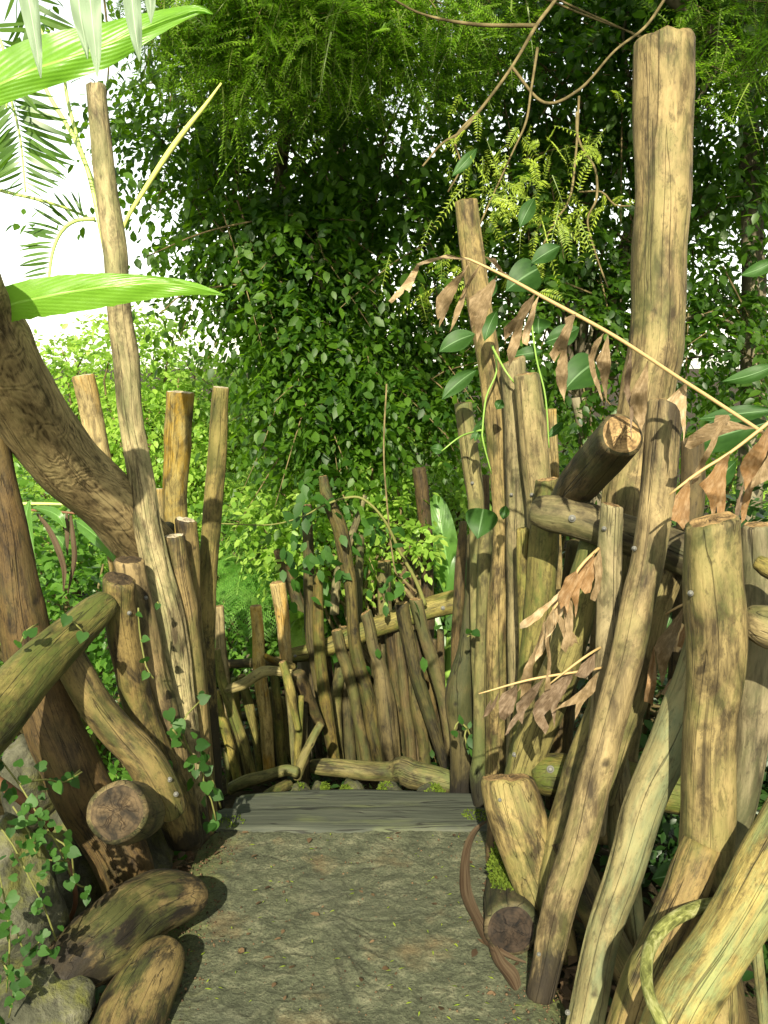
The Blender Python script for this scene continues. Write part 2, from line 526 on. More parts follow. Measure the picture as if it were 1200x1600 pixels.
def tube(pts, sides=26, step=.014, lump=.06, ends='rr', knots=2, seed=0, dirt_len=0.0, dirt0=0.0, square=0.0, tilt=(0, 0), groove=0):
    """irregular log; returns verts, faces, attrs and the two end frames"""
    rs = np.random.default_rng(seed + 100)
    c = catmull(pts, step)
    r = c[:, 3].copy()
    seg = np.linalg.norm(np.diff(c[:, :3], axis=0), axis=1)
    L = np.concatenate([[0], np.cumsum(seg)])
    tot = L[-1]
    # wobble of the axis
    T, N, B = frames(c)
    rm = float(np.mean(r))
    off = seed * 3.17
    for i in range(len(c)):
        a = mnoise.noise(Vector((L[i] * 4.2, off, 0)))
        b = mnoise.noise(Vector((L[i] * 4.2, off, 9)))
        c[i, :3] += (N[i] * a + B[i] * b) * rm * .15 * (lump / .05)
    # slices at the ends
    th = np.linspace(0, 2 * math.pi, sides, endpoint=False)
    kn = [(rs.uniform(.08, .92) * tot, rs.uniform(0, 2 * math.pi), rs.uniform(.6, 1.1), rs.uniform(.25, .5)) for _ in range(knots)]
    if not groove and rs.random() < .5 and sides > 20:
        groove = rs.uniform(.1, 6.2)
        g0_ = rs.uniform(-.2, .5)
        gs = (g0_, g0_ + rs.uniform(.35, .7))
    else:
        gs = (-.2, 1.2)
    V = np.zeros((len(c), sides, 3))
    W = np.zeros((len(c), sides, 3))
    K = np.zeros((len(c), sides))
    D = np.zeros((len(c), sides))
    ct, st = np.cos(th), np.sin(th)
    for i in range(len(c)):
        rad = np.empty(sides)
        for j in range(sides):
            q = Vector((ct[j] * .9 + off, st[j] * .9, L[i] * 3.2))
            q2 = Vector((ct[j] * 2.4 + off, st[j] * 2.4 + 5, L[i] * 11))
            rad[j] = 1 + lump * (1.5 * mnoise.noise(q) + .55 * mnoise.noise(q2))
        if square:
            k = (np.abs(ct) ** 4 + np.abs(st) ** 4) ** (-.25)
            rad *= 1 + square * (k - 1)
        if groove:
            gw = .20 * max(0, math.sin(math.pi * min(1, max(0, (L[i] / tot - gs[0]) / (gs[1] - gs[0]))))) ** .4
            gth = groove + .25 * mnoise.noise(Vector((L[i] * 5, off, 3)))
            gg = np.exp(-(np.angle(np.exp(1j * (th - gth))) / .085) ** 2)
            rad *= 1 - gw * gg
            K[i] = np.maximum(K[i], gg * gw * 4.2)
        for (kl, kt, ks, kh) in kn:
            dth = np.angle(np.exp(1j * (th - kt))) * r[i] / rm
            g = np.exp(-((L[i] - kl) / (ks * rm)) ** 2 - (dth / (ks * .85)) ** 2)
            rad += kh * .32 * g
            g2 = np.exp(-((L[i] - kl) / (ks * rm * .36)) ** 2 - (dth / (ks * .3)) ** 2)
            rad -= .10 * g2
            K[i] = np.maximum(K[i], g2)
        V[i] = c[i, :3] + r[i] * rad[:, None] * (ct[:, None] * N[i] + st[:, None] * B[i])
        W[i, :, 0], W[i, :, 1], W[i, :, 2] = ct * r[i] + off, st * r[i] + off * .37, L[i] + off * 1.7
        if dirt_len:
            D[i] = max(0, 1 - (tot - L[i]) / dirt_len)
        if dirt0:
            D[i] = np.maximum(D[i], max(0, 1 - L[i] / dirt0))
    rows, wrows, krows, drows = list(V), list(W), list(K), list(D)
    endinfo = []

    def cap(first):
        i = 0 if first else -1
        kind = ends[0] if first else ends[1]
        dirv = -T[i] if first else T[i]
        ctr, ring, rr = c[i, :3], rows[i], r[i]
        prof = {'r': [(.96, .05), (.86, .17), (.70, .27), (.48, .34), (.24, .37)],
                'c': [(.975, .03), (.93, .065)],
                'b': [(.985, .05), (.93, .13), (.84, .18)],
                'n': [(.6, .0)]}[kind]
        tl = tilt[0] if first else tilt[1]
        newr, neww = [], []
        for s, h in prof:
            ax = dirv * h * rr
            rg = ctr + (ring - ctr) * s + ax
            if kind in 'bc' and h > .03:
                rg = rg + np.outer([.09 * mnoise.noise(Vector((ct[q] * 2.2 + off, st[q] * 2.2, 5))) + .03 * mnoise.noise(Vector((ct[q] * 7 + off, st[q] * 7, 5))) for q in range(sides)], dirv * rr)
            newr.append(rg)
            ww = wrows[i].copy()
            ww[:, 0] = (ww[:, 0] - off) * s + off
            ww[:, 1] = (ww[:, 1] - off * .37) * s + off * .37
            neww.append(ww)
        return newr, neww, kind, dirv, ctr, rr

    a = cap(True)
    b = cap(False)
    rows = a[0][::-1] + rows + b[0]
    wrows = a[1][::-1] + wrows + b[1]
    krows = [krows[0]] * len(a[0]) + krows + [krows[-1]] * len(b[0])
    drows = [drows[0]] * len(a[0]) + drows + [drows[-1]] * len(b[0])
    # slanted saw cuts
    for first, info in ((True, a), (False, b)):
        tl = tilt[0] if first else tilt[1]
        if tl:
            rng = range(len(info[0]) + 6) if first else range(len(rows) - len(info[0]) - 6, len(rows))
            n_ = len(info[0]) + 6
            for q, k in enumerate(rng):
                wgt = (1 - q / n_) if first else (q + 1) / n_
                rel = (rows[k] - info[4])[:, 0]
                rows[k] = rows[k] + np.outer(rel * tl * wgt, info[3])
    verts = np.vstack(rows)
    nr = len(rows)
    faces = []
    for i in range(nr - 1):
        for j in range(sides):
            k = (j + 1) % sides
            faces.append((i * sides + j, i * sides + k, (i + 1) * sides + k, (i + 1) * sides + j))
    attrs = {'wc': np.vstack(wrows), 'knot': np.concatenate(krows), 'dirt': np.concatenate(drows)}
    discs = []
    for first, info in ((True, a), (False, b)):
        ring = rows[0] if first else rows[-1]
        if info[2] in 'cb':
            discs.append((first, ring, info[3], info[4], info[5]))
        else:
            ctr = ring.mean(axis=0) + info[3] * info[5] * .02
            verts = np.vstack([verts, ctr])
            ci = len(verts) - 1
            base = 0 if first else (nr - 1) * sides
            for j in range(sides):
                k = (j + 1) % sides
                faces.append((ci, base + k, base + j) if first else (ci, base + j, base + k))
            wv = (wrows[0] if first else wrows[-1]).mean(axis=0)
            attrs['wc'] = np.vstack([attrs['wc'], wv])
            attrs['knot'] = np.append(attrs['knot'], 0)
            attrs['dirt'] = np.append(attrs['dirt'], (drows[0] if first else drows[-1])[0])
    return verts, faces, attrs, discs


def disc(ring, dirv, ctr, rr, first, seed):
    n = len(ring)
    cen = ring.mean(axis=0)
    rows, wr = [], []
    e1 = ring[0] - cen
    rad0 = np.linalg.norm(e1)
    e1 = e1 / rad0
    e2 = np.cross(dirv, e1)
    for s in (1, .94, .75, .5, .25):
        rg = cen + (ring - cen) * s
        for j in range(n):
            rg[j] = rg[j] + dirv * rr * (.10 * (1 - s) + (.045 * mnoise.noise(Vector((rg[j] - cen)) * (2.2 / rr) + Vector((seed, 0, 0))) if s < 1 else 0))
        rows.append(rg)
        d = (rg - cen) / rr
        wr.append(np.stack([d @ e1, d @ e2, np.full(n, seed * 1.3)], axis=1))
    V = np.vstack(rows + [cen[None] + dirv * rr * .1])
    Wc = np.vstack(wr + [np.array([[0, 0, seed * 1.3]])])
    faces = []
    for i in range(4):
        for j in range(n):
            k = (j + 1) % n
            q = (i * n + j, i * n + k, (i + 1) * n + k, (i + 1) * n + j)
            faces.append(q[::-1] if first else q)
    for j in range(n):
        k = (j + 1) % n
        q = (4 * n + j, 4 * n + k, 5 * n)
        faces.append(q[::-1] if first else q)
    return V, faces, {'wc': Wc}


SEED = [0]


def log(name, label, cat, pts, Y0, Y1, mat='tan', ends='cn', group=None, bolts=(), endmat='end', parent=None, extra=None, **kw):
    """pts: (px, py, width_px) down the log; depth runs from Y0 to Y1"""
    SEED[0] += 1
    s = SEED[0]
    d = [0.0]
    for a, b in zip(pts, pts[1:]):
        d.append(d[-1] + math.hypot(a[0] - b[0], a[1] - b[1]))
    rows = []
    for (px, py, w), q in zip(pts, d):
        Y = Y0 + (Y1 - Y0) * q / d[-1]
        p = P(px, py, Y)
        rows.append((p.x, p.y, p.z, w / 2 * depth(py, Y) / F))
    rmean = sum(r[3] for r in rows) / len(rows)
    kw.setdefault('step', max(.010, min(.03, rmean * .3)))
    kw.setdefault('sides', 36 if rmean > .03 else 18)
    V, Fc, A, discs = tube(rows, ends=ends, seed=s, **kw)
    o = new_obj(name, V, Fc, M[mat], parent=parent, attrs=A)
    if parent is None:
        tag(o, label, cat, group)
    elif label:
        o['label'] = label
    if parent is None or name not in ('pole', 'rail', 'base_log', 'brace'):
        for (first, ring, dv, ctr, rr) in discs:
            dvs, df, da = disc(ring, dv, ctr, rr, first, s)
            new_obj('cut_end', dvs, df, M[endmat], parent=o, attrs=da)
    else:
        for (first, ring, dv, ctr, rr) in discs:
            dvs, df, da = disc(ring, dv, ctr, rr, first, s)
            new_obj('cut_end', dvs, df, M[endmat], parent=o, attrs=da)
    for (bx, by, br) in bolts:
        # find the surface on the ray
        u, v = (bx - 600) / F, (800 - by) / F
        ray = np.array([u, CP + v * SP, -SP + v * CP])
        ray /= np.linalg.norm(ray)
        rel = V - np.array([0, 0, CAM_H])
        t = rel @ ray
        off = np.linalg.norm(rel - np.outer(t, ray), axis=1)
        idx = np.where(off < .012)[0]
        if len(idx) == 0:
            idx = np.argsort(off)[:6]
        i = idx[np.argmin(t[idx])]
        nrm = -ray
        pos = V[i]
        pos = np.array([0, 0, CAM_H]) + ray * t[i]
        add_bolt(pos, nrm, br, o)
    return o


def add_bolt(pos, nrm, br, parent):
    n = 12
    e1 = np.cross(nrm, [0, 0, 1.])
    e1 /= np.linalg.norm(e1)
    e2 = np.cross(nrm, e1)
    V, Fc = [], []
    prof = [(1.5, -.004), (1.5, .001), (1.25, .002), (.95, .002), (.9, .006), (.6, .0075)]
    for s, h in prof:
        for j in range(n):
            a = 2 * math.pi * j / n
            V.append(pos + nrm * h + (e1 * math.cos(a) + e2 * math.sin(a)) * br * .72 * s)
    for i in range(len(prof) - 1):
        for j in range(n):
            k = (j + 1) % n
            Fc.append((i * n + j, i * n + k, (i + 1) * n + k, (i + 1) * n + j))
    Fc.append(tuple((len(prof) - 1) * n + j for j in range(n)))
    new_obj('bolt', V, Fc, M['steel'], parent=parent)


def stem(name, pts, mat, parent=None, sides=8, flat=1.0, step=.02, lump=.03, seed=None):
    """thin stalk through (px, py, Y, width_px)"""
    rows = []
    for px, py, Y, wd in pts:
        p = P(px, py, Y)
        rows.append((p.x, p.y, p.z, wd / 2 * depth(py, Y) / F))
    SEED[0] += 1
    V, Fc, A, _ = tube(rows, sides=sides, step=step, lump=lump, ends='nn', knots=0, seed=SEED[0])
    return V, Fc, A


def stem_obj(name, pts, mat, parent=None, **kw):
    V, Fc, A = stem(name, pts, mat, **kw)
    return new_obj(name, V, Fc, M[mat], parent=parent, attrs=A)


def wtube(pts3, sides=6, step=.08, lump=.06):
    """tube through world points (x,y,z,r)"""
    SEED[0] += 1
    return tube(pts3, sides=sides, step=step, lump=lump, ends='nn', knots=0, seed=SEED[0])[:3]


def join(parts):
    V, Fc, A, n = [], [], {}, 0
    for v, f, a in parts:
        V.append(np.asarray(v))
        Fc += [tuple(i + n for i in q) for q in f]
        for k, x in a.items():
            A.setdefault(k, []).append(np.asarray(x))
        n += len(v)
    return np.vstack(V), Fc, {k: np.concatenate(x) if x[0].ndim == 1 else np.vstack(x) for k, x in A.items()}


# ------------------------------------------------------------------ leaves
def norm(a):
    return a / (np.linalg.norm(a, axis=-1, keepdims=True) + 1e-9)


TEMPL = {}
_v = np.array([(0, 0, 0), (-.26, .28, .05), (0, .30, 0), (.26, .28, .05), (-.25, .62, .02), (0, .64, -.03), (.25, .62, .02), (0, 1, -.10)])
_f = [(0, 2, 1), (0, 3, 2), (1, 2, 5, 4), (2, 3, 6, 5), (4, 5, 7), (5, 6, 7)]
TEMPL['ovate'] = (_v, _f)
TEMPL['small'] = (np.array([(0, 0, 0), (-.27, .45, .06), (0, 1, -.06), (.27, .45, .06)]), [(0, 2, 1), (0, 3, 2)])
TEMPL['needle'] = (np.array([(0, 0, 0), (-.13, .4, .02), (0, 1, -.03), (.13, .4, .02)]), [(0, 2, 1), (0, 3, 2)])
_r = [(0, 0), (.25, -.015), (.5, -.05), (.75, -.11), (1, -.2)]
TEMPL['rib'] = (np.array([(sx * .012 * (1.2 - y), y, z) for y, z in _r for sx in (-1, 1)]), [(2 * i, 2 * i + 1, 2 * i + 3, 2 * i + 2) for i in range(4)])
_o = [(.0, .02), (.14, -.10), (.32, -.10), (.46, .04), (.50, .22), (.45, .42), (.34, .60), (.20, .78), (.08, .92)]
_h = [(0, 0, 0), (0, .26, -.02), (0, .55, -.045), (0, 1.0, -.12)]
_hf = []
for _s in (-1, 1):
    _b = len(_h)
    _h += [(_s * x, y, .10 * x * (1 if y < .5 else .6) - .05 * y * y) for x, y in _o[1:]]
    q_ = [(0, _b, _b + 1, 1), (1, _b + 1, _b + 2), (1, _b + 2, _b + 3), (1, _b + 3, _b + 4, 2), (2, _b + 4, _b + 5), (2, _b + 5, _b + 6), (2, _b + 6, _b + 7, 3)]
    _hf += [f if _s > 0 else f[::-1] for f in q_]
TEMPL['heart'] = (np.array(_h), _hf)


def leaves(name, pos, d, nrm, size, templ, mat, parent=None, lv=None, origin=None):
    tv, tf = TEMPL[templ]
    d = norm(d)
    side = norm(np.cross(d, nrm))
    up = np.cross(side, d)
    n = len(pos)
    size = np.broadcast_to(np.asarray(size, float), (n,))
    V = pos[:, None] + size[:, None, None] * (tv[None, :, 0:1] * side[:, None] + tv[None, :, 1:2] * d[:, None] + tv[None, :, 2:3] * up[:, None])
    k = len(tv)
    V = V.reshape(-1, 3)
    base = (np.arange(n) * k)
    fl = []
    me = bpy.data.meshes.new(name)
    loops = np.concatenate([np.array(q) for q in tf])
    lens = np.array([len(q) for q in tf])
    allloops = (base[:, None] + loops[None]).ravel()
    alllens = np.tile(lens, n)
    starts = np.concatenate([[0], np.cumsum(alllens)[:-1]])
    if origin is None:
        if parent is not None:
            origin = parent['_o'][:]
        else:
            origin = V[int(np.argmin(V[:, 2]))]
    o3 = np.array(origin)
    me.vertices.add(len(V))
    me.vertices.foreach_set('co', (V - o3).astype(np.float32).ravel())
    me.loops.add(len(allloops))
    me.loops.foreach_set('vertex_index', allloops.astype(np.int32))
    me.polygons.add(len(alllens))
    me.polygons.foreach_set('loop_start', starts.astype(np.int32))
    me.update(calc_edges=True)
    me.polygons.foreach_set('use_smooth', np.ones(len(alllens), dtype=bool))
    at = me.attributes.new('lv', 'FLOAT', 'POINT')
    if lv is None:
        lv = RNG.random(n)
    at.data.foreach_set('value', np.repeat(lv, k).astype(np.float32))
    me.materials.append(M[mat])
    me.validate()
    o = bpy.data.objects.new(name, me)
    COL.objects.link(o)
    if parent is not None:
        o.parent = parent
    else:
        o.location = origin
    o['_o'] = tuple(float(x) for x in origin)
    return o


def ell(px, py, Y, rx, ry, rd, n):
    """ellipsoid of crown seen at (px,py), radii in photo pixels, rd in metres of depth"""
    c = P(px, py, Y)
    s = depth(py, Y) / F
    return (np.array(c), np.array([rx * s, rd, ry * s]), n)


def twig_points(ells, shell=.5):
    B, D = [], []
    for c, r, n in ells:
        v = norm(RNG.normal(size=(n, 3)))
        q = RNG.random(n) ** (1 / 3) * (1 - shell) + shell * RNG.random(n) ** .15
        # holes: drop twigs where a coarse noise is low
        p = c + v * q[:, None] * r
        keep = np.array([mnoise.noise(Vector(x) * 1.5) > -.30 for x in p])
        B.append(p[keep])
        D.append(norm(v / r * r.mean())[keep])
    return np.vstack(B), np.vstack(D)


def twigged(ells, per=12, L=.35, leaf=.075, droop=.5, spread=1.0, shell=.4, templ='ovate', name='crown', mat='ficus', parent=None, jitter=.25):
    b, d = twig_points(ells, shell)
    n = len(b)
    d = norm(d * .8 + RNG.normal(size=(n, 3)) * .55 + np.array([0, -.15, -.25]))
    Lr = L * RNG.uniform(.6, 1.3, n)
    tv = np.clip(RNG.normal(.45, .34, n), 0, 1)
    side0 = norm(np.cross(d, norm(RNG.normal(size=(n, 3)) * .5 + np.array([0, 0, 1]))))
    P_, D_, N_, S_, LV = [], [], [], [], []
    for k in range(per):
        s = (k + RNG.uniform(-.3, .3, n)) / per
        s = np.clip(s, 0, 1)
        p = b + d * (Lr * s)[:, None] + np.array([0, 0, -1]) * (droop * Lr * s * s)[:, None]
        dirv = norm(d + np.array([0, 0, -1]) * (2 * droop * s)[:, None])
        sg = 1 if k % 2 else -1
        ld = norm(dirv * .55 + side0 * sg * spread + RNG.normal(size=(n, 3)) * jitter + np.array([0, 0, -.25]))
        if k == per - 1:
            ld = dirv
        ln = norm(np.array([0, -.15, 1.0]) + RNG.normal(size=(n, 3)) * .45)
        P_.append(p)
        D_.append(ld)
        N_.append(ln)
        S_.append(leaf * RNG.uniform(.45, 1.3, n))
        LV.append(np.clip(tv + RNG.normal(0, .16, n), 0, 1))
    o = leaves(name, np.vstack(P_), np.vstack(D_), np.vstack(N_), np.concatenate(S_), templ, mat, parent, np.concatenate(LV))
    return o, b, d


def pinnate(base, d, L, nrm, pairs=14, leaf=.03, droop=.35, angle=.95, templ='needle', taper=True):
    """arrays of leaflets for n fronds; returns pos,dir,nrm,size,lv"""
    n = len(base)
    d = norm(d)
    side = norm(np.cross(d, nrm))
    tv = np.clip(RNG.normal(.5, .25, n), 0, 1)
    out = [[], [], [], [], []]
    for k in range(pairs):
        s = (k + .5) / pairs
        p = base + d * (L * s)[:, None] + np.array([0, 0, -1]) * (droop * L * s * s)[:, None]
        dv = norm(d + np.array([0, 0, -1]) * (2 * droop * s))
        f = math.sin(math.pi * min(1, .18 + s * .80)) ** .6 if taper else 1
        for sg in (-1, 1):
            ld = norm(dv * math.cos(angle) + side * sg * math.sin(angle) + RNG.normal(size=(n, 3)) * .08 + np.array([0, 0, -.12]))
            out[0].append(p)
            out[1].append(ld)
            out[2].append(norm(nrm + RNG.normal(size=(n, 3)) * .15))
            out[3].append(np.full(n, leaf * f) * RNG.uniform(.85, 1.15, n))
            out[4].append(np.clip(tv + RNG.normal(0, .1, n), 0, 1))
    return [np.vstack(x) if x[0].ndim == 2 else np.concatenate(x) for x in out]


def branches(name, root, pts, mat='bark', parent=None, r0=.03, r1=.006, wob=.25, step=.09):
    parts = []
    root = np.asarray(root, float)
    for p in pts:
        p = np.asarray(p, float)
        m1 = root + (p - root) * .35 + RNG.normal(size=3) * wob * .4 + np.array([0, 0, .15 * np.linalg.norm(p - root)])
        m2 = root + (p - root) * .72 + RNG.normal(size=3) * wob * .4 + np.array([0, 0, .10 * np.linalg.norm(p - root)])
        parts.append(wtube([(*root, r0), (*m1, r0 * .7), (*m2, (r0 + r1) * .4), (*p, r1)], 6, step))
    V, Fc, A = join(parts)
    return new_obj(name, V, Fc, M[mat], parent=parent)


def blade(name, pts, mat, parent=None, fold=.25, across=9, wave=.06, lv=.5, ragged=0.0, step=6):
    """broad leaf along (px, py, Y, half_upper_px, half_lower_px); upper = left of travel"""
    p = np.array(pts, float)
    q = np.vstack([2 * p[0] - p[1], p, 2 * p[-1] - p[-2]])
    rows = []
    for i in range(1, len(q) - 2):
        n = max(2, int(np.hypot(*(q[i + 1, :2] - q[i, :2])) / step))
        for k in range(n):
            t = k / n
            a, b, c, e = q[i - 1], q[i], q[i + 1], q[i + 2]
            rows.append(.5 * ((2 * b) + (-a + c) * t + (2 * a - 5 * b + 4 * c - e) * t * t + (-a + 3 * b - 3 * c + e) * t ** 3))
    rows.append(p[-1])
    rows = np.array(rows)
    T = np.gradient(rows[:, :2], axis=0)
    T /= np.linalg.norm(T, axis=1)[:, None] + 1e-9
    V, Wc, Fc = [], [], []
    off = RNG.uniform(0, 50)
    run = 0
    for i, r in enumerate(rows):
        nx, ny = T[i, 1], -T[i, 0]
        if i:
            run += np.linalg.norm(np.array(P(*r[:3])) - np.array(P(*rows[i - 1][:3])))
        for j in range(across):
            u = -1 + 2 * j / (across - 1)
            hw = max(0.05, r[4] if u < 0 else r[3])
            rg = 1 + (ragged * mnoise.noise(Vector((i * .55 + off, u * 2, 3))) if abs(u) > .9 else 0)
            x, y = r[0] + nx * u * hw * rg, r[1] + ny * u * hw * rg
            dep = r[2] + fold * abs(u) * hw * depth(r[1], r[2]) / F + wave * .1 * mnoise.noise(Vector((i * .12 + off, u * 1.3, 0)))
            V.append(P(x, y, dep))
            Wc.append((u, run, off))
    for i in range(len(rows) - 1):
        for j in range(across - 1):
            a = i * across + j
            Fc.append((a, a + 1, a + across + 1, a + across))
    V = np.array([tuple(v) for v in V])
    return new_obj(name, V, Fc, M[mat], parent=parent, attrs={'wc': np.array(Wc), 'lv': np.full(len(V), lv)})


def scrap(name, poly, Y, mat, parent=None, curl=.055, axis=None):
    """a withered leaflet: torn outline in photo pixels, pleated and curled in depth"""
    bm = bmesh.new()
    vs = []
    n = len(poly)
    pts = []
    for i in range(n):
        a, b = poly[i], poly[(i + 1) % n]
        m = max(1, int(math.hypot(a[0] - b[0], a[1] - b[1]) / 7))
        for k in range(m):
            t = k / m
            j = .9 if k else 0
            pts.append((a[0] + (b[0] - a[0]) * t + random.uniform(-j, j), a[1] + (b[1] - a[1]) * t + random.uniform(-j, j)))
    vs = [bm.verts.new((x, y, 0)) for x, y in pts]
    es = [bm.edges.new((vs[i], vs[(i + 1) % len(vs)])) for i in range(len(vs))]
    bmesh.ops.triangle_fill(bm, use_beauty=True, edges=es)
    bmesh.ops.subdivide_edges(bm, edges=bm.edges[:], cuts=2, use_grid_fill=True)
    off = random.uniform(0, 40)
    x0, y0 = poly[0]
    # main direction from the root vertex to the centroid
    cx, cy = sum(p[0] for p in poly) / n, sum(p[1] for p in poly) / n
    ax, ay = cx - x0, cy - y0
    l = math.hypot(ax, ay) or 1
    ax, ay = ax / l, ay / l
    V, Wc = [], []
    for v in bm.verts:
        x, y = v.co.x, v.co.y
        al = (x - x0) * ax + (y - y0) * ay
        ac = -(x - x0) * ay + (y - y0) * ax
        ang = math.atan2(ac, max(al, 4))
        pleat = math.sin(ang * 34 + off) * .0030 * min(1, al / 30)
        dd = Y + pleat + curl * mnoise.noise(Vector((x * .022 + off, y * .022, 1))) + curl * .8 * math.sin(al * .025 + off) * .5
        V.append(P(x, y, dd))
        Wc.append((ang * 4 + off, al * .03, off))
    bm.verts.index_update()
    Fc = [tuple(v.index for v in f.verts) for f in bm.faces]
    bm.free()
    V = np.array([tuple(v) for v in V])
    return new_obj(name, V, Fc, M[mat], parent=parent, attrs={'wc': np.array(Wc)})

# ================================================================== the setting
def sstep(a, b, x):
    t = np.clip((x - a) / (b - a), 0, 1)
    return t * t * (3 - 2 * t)


def ground_z(x, y):
    z = -0.22 - 0.45 * sstep(3.3, 4.6, y)
    z = z - .25 * sstep(.75, 1.8, np.abs(x + .08)) * (1 - sstep(3.2, 4.4, y))
    z = z - 1.2 * sstep(9, 40, y)
    return z


def make_ground():
    g = []
    xs = np.concatenate([np.linspace(-600, -12, 14), np.linspace(-10, 10, 101), np.linspace(12, 600, 14)])
    ys = np.concatenate([np.linspace(-400, -6, 8), np.linspace(-4, 14, 91), np.linspace(16, 900, 16)])
    V = []
    for y in ys:
        for x in xs:
            z = float(ground_z(np.float64(x), np.float64(y))) + (.10 * mnoise.noise(Vector((x * .9, y * .9, 2))) + .05 * mnoise.noise(Vector((x * 3, y * 3, 2))) if abs(x) < 11 and y < 15 else 0)
            V.append((x, y, z))
    nx = len(xs)
    Fc = [(j * nx + i, j * nx + i + 1, (j + 1) * nx + i + 1, (j + 1) * nx + i) for j in range(len(ys) - 1) for i in range(nx - 1)]
    structure(new_obj('ground', np.array(V), Fc, M['soil'], origin=(0, 0, 0)))


make_ground()


def make_path():
    nx, ny = 250, 560
    y0, y1 = .7, 3.125
    ys = np.linspace(y0, y1, ny)
    l = np.array([-.645 + .035 * mnoise.noise(Vector((y * 2.2, 1, 0))) for y in ys])
    r = np.array([.475 + .04 * mnoise.noise(Vector((y * 2.2, 7, 0))) for y in ys])
    t = np.linspace(0, 1, nx)
    X = l[:, None] + (r - l)[:, None] * t[None]
    Yg = np.repeat(ys[:, None], nx, axis=1)
    e = np.minimum(t, 1 - t)[None] * (r - l)[:, None]
    Z = -.05 * (1 - np.minimum(1, e / .09)) ** 2
    N = np.zeros_like(Z)
    for j in range(ny):
        for i in range(nx):
            x, y = X[j, i], ys[j]
            N[j, i] = .006 * mnoise.noise(Vector((x * 3, y * 3, 0))) + .0045 * mnoise.noise(Vector((x * 13, y * 13, 4))) + .0032 * mnoise.noise(Vector((x * 34, y * 34, 9))) + .0016 * mnoise.noise(Vector((x * 90, y * 90, 2)))
    Z = Z + N
    # pressed twigs, fronds and blades
    mark = np.zeros_like(Z)
    rs = np.random.default_rng(5)

    def stroke(x0, y0, ang, L, wd, dp, bend):
        n = max(6, int(L / .008))
        px_, py_, a = x0, y0, ang
        pts = []
        for k in range(n):
            pts.append((px_, py_, math.sin(math.pi * (k + .5) / n) ** .5))
            px_ += math.cos(a) * L / n
            py_ += math.sin(a) * L / n
            a += bend / n + rs.normal(0, .06)
        for (a_, b_, f) in pts:
            j0, j1 = np.searchsorted(ys, (b_ - wd * 2.2, b_ + wd * 2.2))
            if j1 <= j0:
                continue
            d2 = (X[j0:j1] - a_) ** 2 + (Yg[j0:j1] - b_) ** 2
            g = np.exp(-d2 / (wd * wd) * 1.4) * f * dp
            mark[j0:j1] = np.maximum(mark[j0:j1], g)

    def frond(x0, y0, ang, L, n, side, wd):
        stroke(x0, y0, ang, L, wd, 1, rs.normal(0, .25))
        for k in range(n):
            s_ = (k + 1) / (n + 1)
            for sg in (-1, 1):
                stroke(x0 + math.cos(ang) * L * s_, y0 + math.sin(ang) * L * s_, ang + sg * rs.uniform(.5, .8), side * math.sin(math.pi * (.15 + .8 * s_)), wd * .8, .75, -sg * .3)

    for k in range(9):
        frond(rs.uniform(-.45, .3), rs.uniform(1.9, 2.95), rs.uniform(0, 6.3), rs.uniform(.16, .32), rs.integers(4, 8), rs.uniform(.05, .10), .0055)
    for q in range(9):                      # the fanned palm blade pressed in the middle
        stroke(-.14, 2.62 - .02 * q, 2.2 - .10 * q + 3.5, .22 + .02 * (q % 3), .006, 1, .2)
    for k in range(170):
        stroke(rs.uniform(-.56, .42), rs.uniform(1.6, 3.1), rs.uniform(0, 6.3), rs.uniform(.03, .14), rs.uniform(.003, .008), rs.uniform(.4, 1), rs.normal(0, .6))
    Z = Z - .0055 * mark
    V = np.stack([X, Yg, Z], axis=-1).reshape(-1, 3)
    idx = np.arange(nx * ny).reshape(ny, nx)
    Fc = np.stack([idx[:-1, :-1], idx[:-1, 1:], idx[1:, 1:], idx[1:, :-1]], axis=-1).reshape(-1, 4).tolist()
    V = V.tolist()
    mk = mark.ravel().tolist()
    for side in (0, nx - 1):
        b = len(V)
        for j in range(ny):
            v = V[j * nx + side]
            V.append((v[0] + (-.04 if side == 0 else .04), v[1], -.6))
            mk.append(0)
        for j in range(ny - 1):
            q = (j * nx + side, (j + 1) * nx + side, b + j + 1, b + j)
            Fc.append(q if side == 0 else q[::-1])
    structure(new_obj('path', np.array(V), Fc, M['path'], origin=(0, 0, 0), attrs={'mark': mk}))


make_path()


